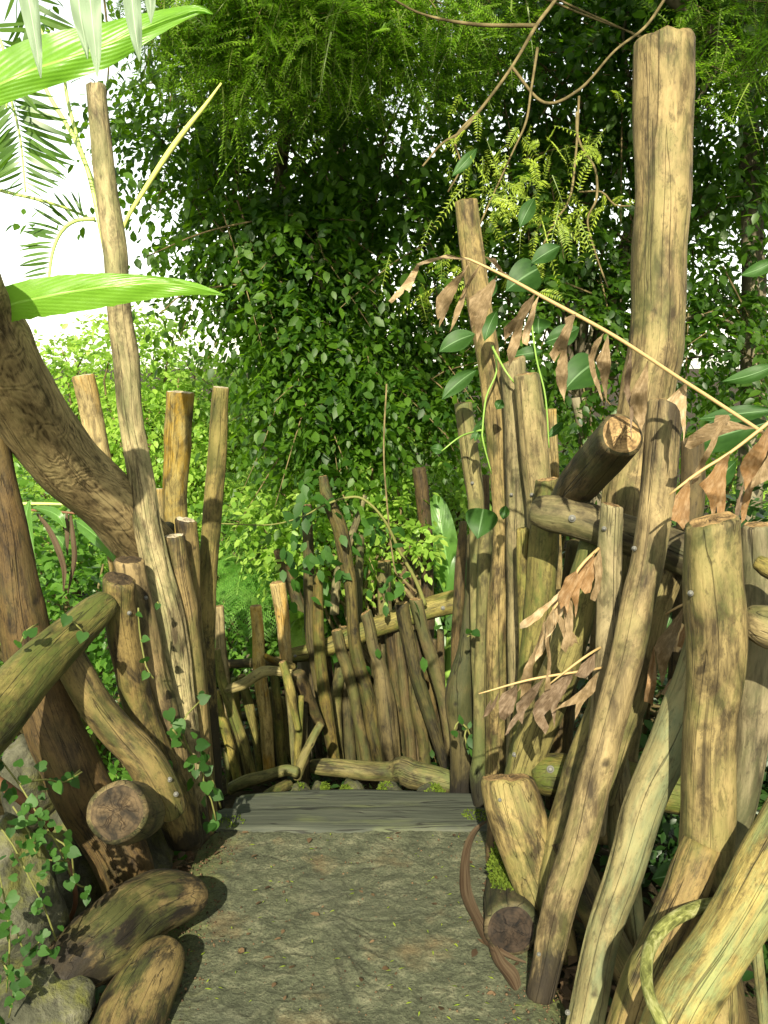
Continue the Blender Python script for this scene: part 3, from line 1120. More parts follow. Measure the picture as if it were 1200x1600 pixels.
def plank(label, x0, x1, y0, y1, ztop, th, skew=0.0, arch=0.0, seed=0):
    nx, prof = 120, []
    b = .012
    for (u, h) in ((0, -th), (0, -b * 1.5), (.03, -.004), (.10, 0), (.25, 0), (.4, 0), (.55, 0), (.7, 0), (.85, 0), (.95, -.002), (1, -b * 1.3), (1, -th)):
        prof.append((u, h))
    V, Wc = [], []
    for i in range(nx):
        t = i / (nx - 1)
        x = x0 + (x1 - x0) * t
        en = min(t, 1 - t) * (x1 - x0)
        for k, (u, h) in enumerate(prof):
            y = y0 + (y1 - y0) * u + skew * (t - .5) + arch * (1 - (2 * t - 1) ** 2) * (u)
            n = mnoise.noise(Vector((x * 6 + seed, u * 5, seed)))
            y += .008 * n + .01 * mnoise.noise(Vector((x * 2.1, seed, 3)))
            z = ztop + h + .006 * mnoise.noise(Vector((x * 3, u * 14, seed))) + .003 * mnoise.noise(Vector((x * 9, u * 40, seed)))
            if en < .012:
                z -= .006
            xx = x + (.01 * mnoise.noise(Vector((u * 9, seed, 1))) if en < .02 else 0)
            V.append((xx, y, z))
            Wc.append((x + seed * 3.1, y, z))
    m = len(prof)
    Fc = [(i * m + k, (i + 1) * m + k, (i + 1) * m + k + 1, i * m + k + 1) for i in range(nx - 1) for k in range(m - 1)]
    Fc.append(tuple(range(m)))
    Fc.append(tuple(range((nx - 1) * m + m - 1, (nx - 1) * m - 1, -1)))
    o = new_obj('plank', np.array(V), Fc, M['plank'], attrs={'wc': np.array(Wc)})
    return tag(o, label, 'plank', 'grey planks across the end of the path')


pk = plank('weathered grey plank set across the end of the concrete path, nearer of the pair', -.60, .40, 3.122, 3.285, .012, .10, .012, .012, 1)
MOSSY = [(pk, .34, 3.22, .06, .05, 260), (pk, -.54, 3.17, .05, .05, 90)]
plank('weathered grey plank edging the drop beyond the path, farther of the pair', -.56, .385, 3.30, 3.45, -.012, .12, .004, .045, 2)


def rock(label, c, r, seed, cat='rock', mat='rock', sub=4, rough=.32, flat=1.0, name='rock'):
    bm = bmesh.new()
    bmesh.ops.create_icosphere(bm, subdivisions=sub, radius=1)
    V = []
    for v in bm.verts:
        p = v.co.copy()
        d = 1 + rough * mnoise.noise(p * 1.1 + Vector((seed, 0, 0))) + rough * .55 * mnoise.noise(p * 2.6 + Vector((seed, 4, 0))) + rough * .2 * mnoise.noise(p * 7 + Vector((seed, 4, 9)))
        # facets: pull towards a few planes
        for k in range(7):
            n = Vector((math.sin(seed * 3 + k * 2.1), math.cos(seed * 1.7 + k * 1.3), math.sin(seed + k * .9))).normalized()
            h = p.dot(n) * d
            if h > .72:
                d -= (h - .72) * .75
        V.append((c[0] + p.x * d * r[0], c[1] + p.y * d * r[1], c[2] + p.z * d * r[2]))
    Fc = [tuple(v.index for v in f.verts) for f in bm.faces]
    bm.free()
    o = new_obj(name, np.array(V), Fc, M[mat])
    return tag(o, label, cat)


rock('big yellow-mossed boulder under creeper at the lower left edge', P(22, 1420, 2.25), (.13, .20, .26), 3)
rock('pale grey rock wedged behind the thick leaning trunk at lower left', P(48, 1225, 2.75), (.09, .14, .16), 5)
rock('grey stone in the gap between the boulder and the lying bent log', P(118, 1360, 2.75), (.11, .16, .22), 9)
rock('dark stone at the very bottom left corner below the creeper', P(55, 1580, 2.05), (.13, .14, .10), 12)
rock('brownish stone filling the gap under the log end with the star crack', P(225, 1345, 2.95), (.10, .16, .12), 15)
rock('rough stone packed under the right edge of the path among pole feet', P(905, 1480, 2.62), (.10, .14, .10), 18)


def tufts(name, centre, rx, ry, n, h, parent=None, templ='small', mat='moss', zfun=None):
    a = RNG.uniform(0, 2 * math.pi, n)
    q = np.sqrt(RNG.random(n))
    x = centre[0] + np.cos(a) * q * rx
    y = centre[1] + np.sin(a) * q * ry
    z = centre[2] + (zfun(np.cos(a) * q, np.sin(a) * q) if zfun else 0)
    pos = np.stack([x, y, z + np.zeros(n)], axis=1)
    d = norm(RNG.normal(size=(n, 3)) * .75 + np.array([0, 0, .8]))
    return leaves(name, pos, d, norm(RNG.normal(size=(n, 3))), h * RNG.uniform(.5, 1.2, n), templ, mat, parent)


for pk_, mx, my, rx_, ry_, k_ in MOSSY:
    tufts('moss', (mx, my, .012), rx_, ry_, k_, .011, pk_)
stones = [(470, 1243, 3.8, 34, 'mossy stone by the foot of the dark slanting brace, leftmost of the row'),
          (500, 1240, 4.1, 30, 'small dark stone second from the left below the base log'),
          (548, 1243, 3.85, 40, 'moss-capped stone below the middle of the base log'),
          (612, 1242, 3.9, 44, 'wide stone with bright green moss right of the middle of the plank edge'),
          (668, 1243, 3.8, 40, 'mossy stone beside the knobbly post at the right end of the plank')]
for px, py, Y, wd, lb in stones:
    s = depth(py, Y) / F
    c = P(px, py + 12, Y)
    o = rock(lb, c, (wd * s * .62, .14, .085), px, cat='stone', sub=3, name='stone')
    tag(o, None, None, 'mossy stones below the fence')
    tufts('moss', (c.x + random.uniform(-.03, .03), c.y - .02, c.z + .042), wd * s * random.uniform(.25, .5), random.uniform(.05, .11), random.choice((350, 700, 900)), .018, o, zfun=lambda u, v: .035 * (1 - u * u - v * v))

# ================================================================== poles, near left
G_L = 'poles bunched at the left of the path'
log('pole', 'tallest pole of the left bunch, leaning left past the level green leaf', 'pole',
    [(150, 133, 29), (158, 210, 32), (164, 280, 34), (178, 370, 38), (185, 460, 37), (197, 567, 40), (206, 667, 38), (223, 767, 43), (240, 867, 45),
     (261, 950, 48), (272, 1020, 47), (283, 1090, 43), (294, 1160, 39), (303, 1240, 36), (311, 1310, 34)], 2.95, 3.0, 'pale', 'cn', G_L, knots=3, dirt_len=.3)
log('pole', 'brown pole with a slanted top under the end of the big curved beam', 'pole',
    [(204, 878, 46), (212, 920, 48), (223, 970, 48), (238, 1050, 48), (254, 1110, 47), (272, 1180, 44), (289, 1260, 42), (298, 1320, 40)],
    2.84, 2.92, 'brown', 'bn', G_L, bolts=[(228, 934, .006)], endmat='end_dark', tilt=(-.18, 0), dirt_len=.3)
log('pole', 'thick brown pole standing at the upper end of the mossy left handrail', 'pole',
    [(186, 908, 50), (188, 950, 50), (199, 1017, 51), (212, 1083, 48), (232, 1150, 50), (256, 1217, 56), (280, 1270, 62), (293, 1312, 56)],
    2.70, 2.86, 'brown', 'bn', G_L, bolts=[(202, 958, .006)], endmat='end_dark', tilt=(-.22, 0), dirt_len=.14)
log('pole', 'slanting brown log propped from under the left handrail down to the path', 'pole',
    [(88, 1000, 54), (118, 1050, 53), (150, 1100, 54), (185, 1142, 56), (215, 1172, 58), (243, 1212, 60), (262, 1248, 54), (272, 1268, 46)],
    2.52, 2.62, 'brown', 'nr', None, bolts=[(265, 1218, .007), (275, 1241, .007)])
log('handrail', 'round mossy handrail log sloping down out of the left edge', 'handrail',
    [(166, 945, 44), (145, 962, 56), (115, 988, 63), (83, 1017, 70), (40, 1062, 79), (0, 1108, 86), (-50, 1165, 94), (-110, 1230, 100)],
    2.66, 1.85, 'yellow', 'rn', None, knots=1)
log('trunk', 'massive red-brown trunk leaning behind the left handrail', 'trunk',
    [(-16, 640, 44), (-8, 720, 54), (6, 800, 62), (16, 860, 66), (30, 940, 72), (52, 1040, 80), (82, 1130, 86), (114, 1200, 88), (152, 1280, 92), (190, 1350, 92), (222, 1420, 80)],
    2.6, 2.62, 'red', 'nn', None, lump=.09, knots=3, groove=4.2)
log('log', 'short cut log with a star-cracked end face against the leaning trunk', 'log',
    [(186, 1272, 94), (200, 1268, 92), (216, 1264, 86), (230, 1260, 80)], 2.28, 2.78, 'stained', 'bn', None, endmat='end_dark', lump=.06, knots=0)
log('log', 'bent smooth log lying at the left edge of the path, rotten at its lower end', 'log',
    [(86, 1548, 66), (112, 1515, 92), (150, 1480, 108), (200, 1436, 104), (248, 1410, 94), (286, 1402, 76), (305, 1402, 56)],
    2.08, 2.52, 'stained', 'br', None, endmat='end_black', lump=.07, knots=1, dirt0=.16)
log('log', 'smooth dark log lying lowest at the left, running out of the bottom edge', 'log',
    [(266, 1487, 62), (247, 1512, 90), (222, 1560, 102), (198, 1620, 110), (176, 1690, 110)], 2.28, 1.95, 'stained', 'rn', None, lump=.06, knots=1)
log('beam', 'huge curved beam with swirling grain sweeping down from the left edge', 'beam',
    [(-90, 362, 116), (-58, 452, 118), (-20, 530, 120), (20, 606, 118), (60, 668, 112), (105, 722, 104), (150, 766, 98), (185, 800, 93), (212, 832, 88), (240, 862, 84), (262, 884, 80)],
    1.95, 3.26, 'figured', 'nb', None, endmat='end_dark', lump=.03, knots=2)
log('pole', 'grey-ochre pole with flaking patches behind the curved beam', 'pole',
    [(130, 588, 34), (146, 667, 35), (162, 740, 36), (178, 820, 36), (192, 920, 36), (205, 1050, 36)], 3.6, 3.6, 'ochre', 'cn', 'poles standing behind the left bunch', endmat='end_pale')
log('pole', 'stout pale post with ochre streaks between the tallest left pole and the slim dark one', 'pole',
    [(282, 614, 43), (278, 700, 40), (275, 800, 35), (279, 900, 34), (282, 1050, 34)], 3.8, 3.8, 'ochre', 'cn', 'poles standing behind the left bunch', endmat='end_pale', square=.3)
log('pole', 'thin short pole tip showing just left of the stout pale post', 'pole',
    [(250, 764, 13), (251, 800, 14), (254, 900, 14), (258, 1050, 14)], 4.0, 4.0, 'ochre', 'cn', 'poles standing behind the left bunch', endmat='end_pale')
log('pole', 'slim straight pole, pale above and painted shade-black below, at the right of the left bunch', 'pole',
    [(345, 606, 25), (339, 700, 29), (332, 800, 30), (327, 870, 29), (324, 950, 27), (326, 1030, 23), (331, 1100, 19), (337, 1180, 16), (344, 1262, 14)],
    3.3, 3.38, 'tan', 'cn', G_L, dirt_len=1.15, endmat='end_pale')  # long dark reach paints the shade over its lower half
log('pole', 'grey-topped pole with a hollow ring end in the left bunch', 'pole',
    [(290, 815, 34), (294, 870, 34), (300, 950, 31), (308, 1040, 28), (318, 1150, 26), (328, 1270, 24)], 3.15, 3.2, 'brown', 'bn', G_L, endmat='end_pale', tilt=(-.25, 0))
log('pole', 'split grey-topped pole in front of the hollow-ended one in the left bunch', 'pole',
    [(273, 840, 35), (280, 900, 36), (292, 970, 36), (301, 1050, 35), (309, 1130, 33), (316, 1210, 32), (323, 1300, 30)], 3.04, 3.08, 'brown', 'bn', G_L, endmat='end_pale', groove=1.9, square=.2)
log('pole', 'stubby round pole top peeping out behind the split grey-topped pole', 'pole',
    [(262, 820, 22), (264, 870, 22), (270, 980, 22)], 3.22, 3.25, 'pale', 'rn', G_L)

# ================================================================== poles, near right
G_R = 'upright poles lining the right of the path'
log('pole', 'tall pole rising highest of the middle row, its top among feathery leaves', 'pole',
    [(728, 316, 36), (739, 411, 38), (759, 533, 37), (771, 635, 34), (777, 710, 27), (780, 785, 25), (781, 858, 24), (778, 951, 32), (778, 1064, 36), (776, 1125, 34), (774, 1200, 33), (773, 1268, 33)],
    3.28, 3.3, 'tan', 'bn', G_R, dirt_len=.2, knots=1)
log('pole', 'greenish pole with a broken top left of the tall feathery one', 'pole',
    [(724, 630, 28), (731, 691, 29), (738, 747, 29), (743, 794, 25), (743, 860, 18), (741, 950, 14), (744, 1040, 14), (748, 1150, 16), (750, 1255, 18)],
    3.46, 3.44, 'yellow', 'cn', G_R, bolts=[(738, 755, .006)])
log('pole', 'slim pole just right of the large heart-shaped leaf, knobbed near its foot', 'pole',
    [(762, 826, 24), (757, 876, 24), (755, 951, 21), (752, 1045, 21), (750, 1110, 22), (749, 1181, 25), (747, 1215, 30), (751, 1266, 23)],
    3.36, 3.36, 'yellow', 'rn', G_R, dirt_len=.2)
log('pole', 'knobbly swollen post, dark on its right side, by the end of the base log', 'pole',
    [(734, 836, 8), (734, 857, 10), (732, 925, 12), (728, 1007, 22), (723, 1045, 34), (718, 1088, 44), (720, 1144, 40), (721, 1200, 38), (721, 1246, 38)],
    3.56, 3.6, 'fence', 'rn', G_R, lump=.07, dirt_len=.25)
log('pole', 'dark pointed pole behind the knobbly post, meeting the high rail', 'pole',
    [(724, 816, 11), (722, 860, 16), (717, 925, 18), (713, 1000, 17), (712, 1100, 16), (712, 1240, 16)], 4.3, 4.3, 'dark', 'rn', G_R)
log('pole', 'short reddish pole half hidden behind the greenish broken-topped one', 'pole',
    [(758, 744, 14), (758, 800, 15), (759, 900, 16), (760, 1100, 16), (760, 1250, 16)], 3.66, 3.6, 'red', 'rn', G_R)
log('pole', 'smooth pole with a steeply slanted dark top in the middle row', 'pole',
    [(801, 566, 40), (803, 600, 38), (805, 663, 34), (807, 747, 34), (808, 858, 32), (809, 932, 31), (809, 1064, 32), (807, 1180, 32), (804, 1290, 32)],
    3.18, 3.16, 'grey', 'bn', G_R, bolts=[(799, 773, .0055)], tilt=(.35, 0), endmat='end', dirt_len=.15)
log('pole', 'broad pale post with a flat top behind the split rail end', 'pole',
    [(822, 588, 40), (830, 654, 43), (838, 729, 43), (843, 780, 42), (846, 850, 41), (848, 950, 40), (848, 1100, 40)],
    3.05, 3.08, 'grey', 'bn', G_R, bolts=[(831, 773, .006)], square=.25)
log('pole', 'short narrow stub pole with a rounded top in front of the middle row', 'pole',
    [(818, 828, 21), (818, 870, 20), (818, 950, 17), (818, 1030, 15), (814, 1120, 15), (808, 1230, 15)], 2.98, 3.0, 'yellow', 'rn', G_R)
log('pole', 'thick stump-like post, yellow left and dark right, beneath the split rail end', 'pole',
    [(855, 752, 36), (852, 839, 46), (850, 876, 47), (845, 932, 46), (838, 989, 46), (834, 1045, 46), (828, 1110, 48), (820, 1180, 50), (812, 1300, 50)],
    2.93, 2.98, 'yellow', 'bn', G_R, tilt=(.15, 0))
log('pole', 'leaning yellow log crossing low behind the withered leaves', 'pole',
    [(926, 850, 42), (914, 900, 46), (900, 970, 52), (882, 1030, 56), (860, 1090, 60), (840, 1140, 60), (822, 1185, 58), (805, 1240, 54)], 2.72, 2.86, 'yellow', 'rr', None, bolts=[(804, 1179, .007)])
log('pole', 'dark lichened post standing behind the leaning yellow log', 'pole',
    [(905, 850, 38), (893, 950, 38), (880, 1080, 39), (875, 1140, 40), (872, 1260, 40)], 3.2, 3.2, 'dark', 'rn', None)
log('timber', 'squared split timber chunk with a curved top leaning at the path corner', 'timber',
    [(793, 1222, 82), (801, 1250, 88), (811, 1290, 88), (824, 1335, 82), (842, 1392, 72), (862, 1450, 62), (876, 1500, 54)], 2.62, 2.48, 'tan', 'bn', None, square=.75, tilt=(-.25, 0), groove=4.4, bolts=[(781, 1250, .005)], lump=.06, knots=0)
log('log', 'log end with a bolt hole resting behind the squared split timber', 'log',
    [(836, 1209, 52), (852, 1210, 64), (900, 1214, 68), (1000, 1226, 66), (1080, 1240, 66)], 2.82, 2.72, 'yellow', 'bn', None, bolts=[(860, 1202, .011)])
log('peg', 'short dark peg under the squared timber at the path edge', 'peg',
    [(777, 1228, 26), (776, 1290, 30), (776, 1348, 34)], 2.96, 2.92, 'red', 'nr', None)
log('pole', 'longest crossing pole on the right, its black wet foot on the path', 'pole',
    [(1037, 630, 54), (1029, 720, 57), (1020, 800, 54), (1009, 880, 52), (999, 930, 53), (985, 1010, 52), (963, 1090, 50), (942, 1170, 50), (920, 1247, 53), (893, 1350, 55), (877, 1408, 54), (859, 1492, 47), (846, 1556, 45)],
    2.36, 2.25, 'tan', 'bb', None, bolts=[(991, 857, .006), (842, 1491, .005)], dirt_len=.26, knots=2)
log('pole', 'slim pole leaning close behind the longest crossing pole', 'pole',
    [(1060, 840, 44), (1044, 900, 46), (1026, 950, 46), (1008, 1020, 46), (988, 1100, 44), (968, 1160, 40), (940, 1250, 40)], 2.56, 2.56, 'tan', 'nn', None)
log('pole', 'shaded post narrowing to its foot between the two crossing poles', 'pole',
    [(948, 1120, 34), (962, 1180, 36), (968, 1250, 40), (975, 1330, 42), (984, 1400, 36), (996, 1480, 30), (1006, 1560, 26)], 2.62, 2.5, 'lichen', 'nn', None)
log('pole', 'worn log slanting down to the right behind the feet of the crossing poles', 'pole',
    [(882, 1310, 48), (905, 1370, 52), (933, 1430, 52), (968, 1495, 52), (1005, 1560, 52), (1040, 1640, 52)], 2.50, 2.34, 'brown', 'nn', None)
log('pole', 'lichen-green crossing pole running from behind the broad front post to the path', 'pole',
    [(1128, 940, 72), (1092, 1058, 72), (1063, 1120, 68), (1037, 1190, 65), (1013, 1250, 61), (975, 1365, 57), (948, 1450, 55), (929, 1520, 55), (911, 1600, 57), (893, 1690, 57)],
    2.24, 2.06, 'lichen', 'nn', None, bolts=[(887, 1582, .006)], knots=2)
log('post', 'broad pale front post with rounded top and a grey knot scar', 'post',
    [(1116, 818, 80), (1116, 880, 86), (1116, 957, 88), (1116, 1037, 86), (1113, 1117, 80), (1108, 1247, 82), (1104, 1330, 82), (1103, 1383, 76), (1108, 1450, 72), (1115, 1540, 70), (1122, 1700, 70)],
    2.0, 2.0, 'tan', 'bn', None, bolts=[(1079, 927, .006)], square=.45, tilt=(.22, 0), knots=3)
log('post', 'post partly hidden behind the broad front post at the right edge', 'post',
    [(1185, 824, 56), (1188, 900, 58), (1186, 980, 56), (1184, 1050, 56), (1176, 1143, 50), (1160, 1247, 46), (1145, 1320, 42), (1128, 1420, 40)], 2.2, 2.2, 'grey', 'bn', None)
log('handrail', 'heavy horizontal rail with a split chamfered end running behind the right posts', 'handrail',
    [(838, 798, 46), (860, 803, 57), (900, 810, 59), (960, 828, 60), (1050, 860, 66), (1120, 893, 66), (1200, 932, 64), (1290, 980, 64)],
    2.74, 2.28, 'tan', 'rn', None, bolts=[(894, 810, .010)], groove=2.6, knots=1)
log('log', 'knobby round-ended log piece jutting in at the right edge below the rail', 'log',
    [(1168, 966, 46), (1192, 976, 66), (1230, 990, 70), (1290, 1010, 72)], 2.02, 1.95, 'tan', 'rn', None, lump=.08)
log('log', 'pale branch end lying on the rail at the right edge', 'log',
    [(1184, 878, 22), (1210, 892, 32), (1280, 925, 36)], 2.04, 1.96, 'yellow', 'rn', None)
log('pole', 'narrow bolted post in front of the heavy rail, left of the longest crossing pole', 'pole',
    [(958, 792, 36), (954, 860, 38), (950, 957, 38), (946, 1037, 38), (942, 1117, 38), (936, 1200, 38), (926, 1300, 36)],
    2.48, 2.52, 'grey', 'bn', None, bolts=[(944, 826, .006)], tilt=(-.2, 0))
log('pole', 'curving log with a pale knot bending down beside the squared timber', 'pole',
    [(952, 1030, 42), (941, 1100, 48), (919, 1165, 54), (898, 1230, 56), (878, 1300, 56), (866, 1370, 50), (860, 1440, 42)], 2.66, 2.46, 'tan', 'nn', None, bolts=[], knots=3)
log('log', 'thick leaning log with its round sawn end facing the path', 'log',
    [(968, 683, 72), (950, 700, 70), (930, 724, 68), (905, 756, 64), (880, 792, 58)], 2.40, 2.86, 'dark', 'bn', None, endmat='end', lump=.05, knots=1)
log('post', 'towering thick post with a flat top, tallest on the right', 'post',
    [(1039, 66, 95), (1038, 150, 93), (1034, 300, 87), (1031, 400, 88), (1027, 500, 86), (1023, 560, 86), (1013, 604, 83), (1000, 680, 85), (990, 760, 87), (980, 850, 88), (970, 960, 88), (958, 1110, 88), (950, 1300, 88)],
    2.9, 2.9, 'tan', 'bn', None, knots=3, tilt=(.04, 0), lump=.045)
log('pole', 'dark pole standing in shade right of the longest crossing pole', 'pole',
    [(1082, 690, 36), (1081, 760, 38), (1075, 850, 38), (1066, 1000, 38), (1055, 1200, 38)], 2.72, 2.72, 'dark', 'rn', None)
log('pole', 'sunlit stub pole far behind the broad flat-topped post', 'pole',
    [(860, 640, 20), (863, 700, 19), (866, 780, 18), (870, 950, 18)], 3.7, 3.7, 'ochre', 'cn', None)
log('pole', 'mottled leaning pole crossing the bottom right corner, nearest of all', 'pole',
    [(1250, 1270, 98), (1182, 1395, 96), (1130, 1478, 93), (1082, 1550, 92), (1050, 1612, 92), (1016, 1690, 92)], 1.82, 1.66, 'lichen', 'nn', None, knots=3)
log('pole', 'worn slanting log behind the hanging vine loop in the bottom right corner', 'pole',
    [(1100, 1320, 60), (1062, 1415, 68), (1032, 1490, 74), (1005, 1552, 78), (970, 1650, 80)], 1.97, 1.84, 'brown', 'nn', None)
log('log', 'dark base log behind the nearest leaning pole at the bottom right', 'log',
    [(1112, 1460, 70), (1130, 1560, 74), (1150, 1680, 74)], 2.12, 2.04, 'dark', 'nn', None)
log('pole', 'thin upright stick at the bottom right edge', 'pole',
    [(1178, 1430, 19), (1186, 1520, 18), (1196, 1620, 18)], 2.3, 2.3, 'lichen', 'nn', None)
o = log('log', 'short rotten log with black cracked end and mossy top at the right path edge', 'log',
        [(798, 1450, 84), (799, 1402, 84), (800, 1368, 80), (802, 1335, 70)], 2.42, 3.0, 'stained', 'br', None, endmat='end_black', lump=.07, knots=0)
c = P(798, 1384, 2.6)
tufts('moss', (c.x, c.y + .05, c.z + .022), .055, .17, 2600, .014, o, zfun=lambda u, v: -.030 * u * u)

# bits of bark and the dry stalk on the path
e = empty('dry_stalk', P(740, 1400, 2.7), 'curved brown dry leaf stalk lying along the right edge of the path', 'dry stalk')
rows = []
gp = [(763, 1283, .055), (745, 1296, .05), (733, 1318, .045), (727, 1348, .035), (727, 1388, .03), (734, 1415, .03), (746, 1440, .03), (767, 1479, .028), (798, 1498, .022), (822, 1505, .02)]


def onz(px, py, z):
    u, v = (px - 600) / F, (800 - py) / F
    t = (z - CAM_H) / (-SP + v * CP)
    return Vector((t * u, t * (CP + v * SP), z))


def ribbon(name, pts, mat, parent=None, curl=.35):
    """strap lying on the ground: (px, py, z, width_m)"""
    c = catmull([(*onz(a, b, z), wd) for a, b, z, wd in pts], .01)
    T = np.gradient(c[:, :3], axis=0)
    T = norm(T)
    S = norm(np.cross(T, np.array([0, 0, 1.])))
    V, Fc, Wc = [], [], []
    k = 7
    for i in range(len(c)):
        for j in range(k):
            u = -1 + 2 * j / (k - 1)
            h = c[i, 3] * .5 * (curl * u * u * 1.6 + .12 * mnoise.noise(Vector((i * .08, u, 2))))
            V.append(c[i, :3] + S[i] * u * c[i, 3] * .5 + np.array([0, 0, h]))
            Wc.append((u * .6, i * .02, 1))
    for i in range(len(c) - 1):
        for j in range(k - 1):
            a = i * k + j
            Fc.append((a, a + 1, a + k + 1, a + k))
    return new_obj(name, np.array(V), Fc, M[mat], parent=parent, attrs={'wc': np.array(Wc)})


w = NT('brown_stalk')
n1 = w.noise(w.mapping(w.attr('wc').outputs['Vector'], (9, 2, 1)), 1, 5)
w.bump(n1, .5, .004)
M['stalk'] = w.basic(w.ramp(n1, [(.35, (.030, .017, .009)), (.6, (.075, .054, .031))]), .8, .15)
ribbon('stalk', [(a, b, z, wd) for (a, b, z), wd in zip(gp, (.010, .018, .024, .028, .034, .036, .034, .028, .020, .008))], 'stalk', e)
ribbon('torn_tip', [(768, 1478, .03, .02), (780, 1508, .022, .035), (796, 1530, .02, .045), (806, 1548, .015, .03)], 'stalk', e, .6)

# small fallen leaflets and crumbs on the path
n = 190
px = RNG.uniform(-.55, .42, n)
py_ = RNG.uniform(1.7, 3.1, n)
px[:80] = RNG.normal(.30, .11, 80).clip(-.5, .43)
d = RNG.normal(size=(n, 3)) * np.array([1, 1, .06])
o = leaves('fallen_leaflets', np.stack([px, py_, np.full(n, .010)], 1), d, np.tile([0, 0, 1.], (n, 1)) + RNG.normal(size=(n, 3)) * .1, RNG.uniform(.010, .022, n), 'needle', 'spray')
tag(o, 'tiny yellow-green fallen leaflets scattered over the concrete path', 'fallen leaves', kind='stuff')
TEMPL['pebble'] = (np.array([(.5, .5, 0), (-.5, .5, 0), (0, 1.1, 0), (0, -.1, 0), (0, .5, .4), (0, .5, -.4)]), [(0, 2, 4), (2, 1, 4), (1, 3, 4), (3, 0, 4), (2, 0, 5), (1, 2, 5), (3, 1, 5), (0, 3, 5)])
n = 2600
gx = np.where(RNG.random(n) < .72, np.where(RNG.random(n) < .5, RNG.normal(-.56, .05, n), RNG.normal(.42, .07, n)), RNG.uniform(-.55, .42, n))
o = leaves('grit', np.stack([gx, RNG.uniform(1.7, 3.12, n), np.full(n, .0)], 1), norm(RNG.normal(size=(n, 3))), norm(RNG.normal(size=(n, 3))), RNG.uniform(.003, .011, n) * RNG.uniform(.5, 1, n), 'pebble', 'litter')
tag(o, 'dark grit and crumbs washed up along the path edges', 'grit', kind='stuff')
n = 150
d = RNG.normal(size=(n, 3)) * np.array([1, 1, .12])
sx_ = np.where(RNG.random(n) < .6, RNG.normal(.40, .08, n), RNG.uniform(-.58, .42, n)).clip(-.6, .46)
o = leaves('fallen_leaves', np.stack([sx_, RNG.uniform(1.75, 3.1, n), np.full(n, .012)], 1), d, np.tile([0, 0, 1.], (n, 1)) + RNG.normal(size=(n, 3)) * .2, RNG.uniform(.012, .034, n), 'ovate', 'litter')
tag(o, 'small brown fallen leaves on the path, thickest at its right side', 'fallen leaves', kind='stuff')
n = 900
side = np.where(RNG.random(n) < .5, RNG.normal(-.66, .06, n), RNG.normal(.50, .06, n))
d = RNG.normal(size=(n, 3)) * np.array([1, 1, .25])
o = leaves('leaf_litter', np.stack([side, RNG.uniform(1.6, 3.2, n), RNG.uniform(-.06, -.02, n)], 1), d, np.tile([0, 0, 1.], (n, 1)) + RNG.normal(size=(n, 3)) * .4, RNG.uniform(.02, .06, n), 'small', 'litter')
tag(o, 'brown leaf litter along both edges of the path', 'leaf litter', kind='stuff')

# ================================================================== far fences
f1 = empty('pole_fence', P(600, 1215, 5.0), 'far fence of irregular upright poles nailed to a high rail, beyond the planks', 'fence')


def part(par, name, pts, Y0, Y1, mat='fence', ends='bn', label=None, **kw):
    if par.name == 'pole_fence.001' and mat == 'fence':
        mat = 'yellow'
    return log(name, label, None, pts, Y0, Y1, mat, ends, parent=par, **kw)


part(f1, 'pole', [(526, 986, 17), (534, 1020, 18), (541, 1041, 18), (552, 1082, 18), (560, 1125, 17), (567, 1160, 16), (575, 1200, 18)], 4.95, 4.95)
part(f1, 'pole', [(506, 745, 14), (512, 775, 19), (530, 825, 24), (541, 880, 22), (547, 910, 20), (551, 960, 19), (556, 1010, 20), (567, 1060, 22), (578, 1110, 24), (583, 1147, 26), (593, 1200, 22)], 5.0, 5.0, label='tallest bent pole of the fence, leaning left into the leaves')
part(f1, 'pole', [(571, 958, 19), (578, 980, 19), (584, 1010, 19), (592, 1035, 22), (600, 1085, 29), (606, 1135, 31), (614, 1205, 27)], 4.95, 4.95, tilt=(.3, 0))
part(f1, 'pole', [(628, 944, 22), (633, 975, 21), (641, 1010, 21), (652, 1060, 21), (667, 1110, 20), (684, 1160, 18), (697, 1200, 15)], 4.93, 4.93)
part(f1, 'pole', [(650, 938, 21), (661, 985, 20), (676, 1035, 20), (690, 1085, 18), (699, 1135, 17), (706, 1190, 16)], 4.97, 4.97, tilt=(-.2, 0))
part(f1, 'pole', [(643, 1046, 11), (648, 1080, 19), (652, 1110, 21), (660, 1150, 19), (665, 1195, 17)], 5.06, 5.06)
part(f1, 'pole', [(621, 985, 16), (628, 1050, 16), (635, 1110, 17), (644, 1195, 17)], 5.12, 5.12, 'dark')
part(f1, 'pole', [(612, 985, 20), (617, 1050, 22), (621, 1120, 22), (626, 1195, 22)], 5.16, 5.16, 'dark')
part(f1, 'pole', [(535, 1030, 15), (526, 1090, 19), (526, 1140, 19), (531, 1200, 16)], 5.1, 5.1, 'yellow')
part(f1, 'pole', [(540, 1060, 15), (544, 1120, 17), (549, 1198, 17)], 5.14, 5.14)
part(f1, 'pole', [(537, 980, 12), (544, 1030, 13), (554, 1090, 14), (566, 1198, 14)], 5.1, 5.1)
part(f1, 'pole', [(496, 899, 15), (498, 992, 18), (503, 1060, 19), (511, 1110, 21), (519, 1165, 19), (524, 1200, 17)], 4.9, 4.9, label='slim dark pole at the left end of the fence')
part(f1, 'pole', [(480, 790, 15), (482, 860, 17), (483, 960, 17), (487, 1010, 17), (495, 1060, 15), (505, 1120, 14)], 5.02, 5.02)
part(f1, 'pole', [(587, 1000, 16), (590, 1080, 18), (596, 1200, 18)], 5.18, 5.18, 'dark')
part(f1, 'pole', [(664, 990, 17), (672, 1080, 17), (684, 1200, 17)], 5.2, 5.2, 'dark')
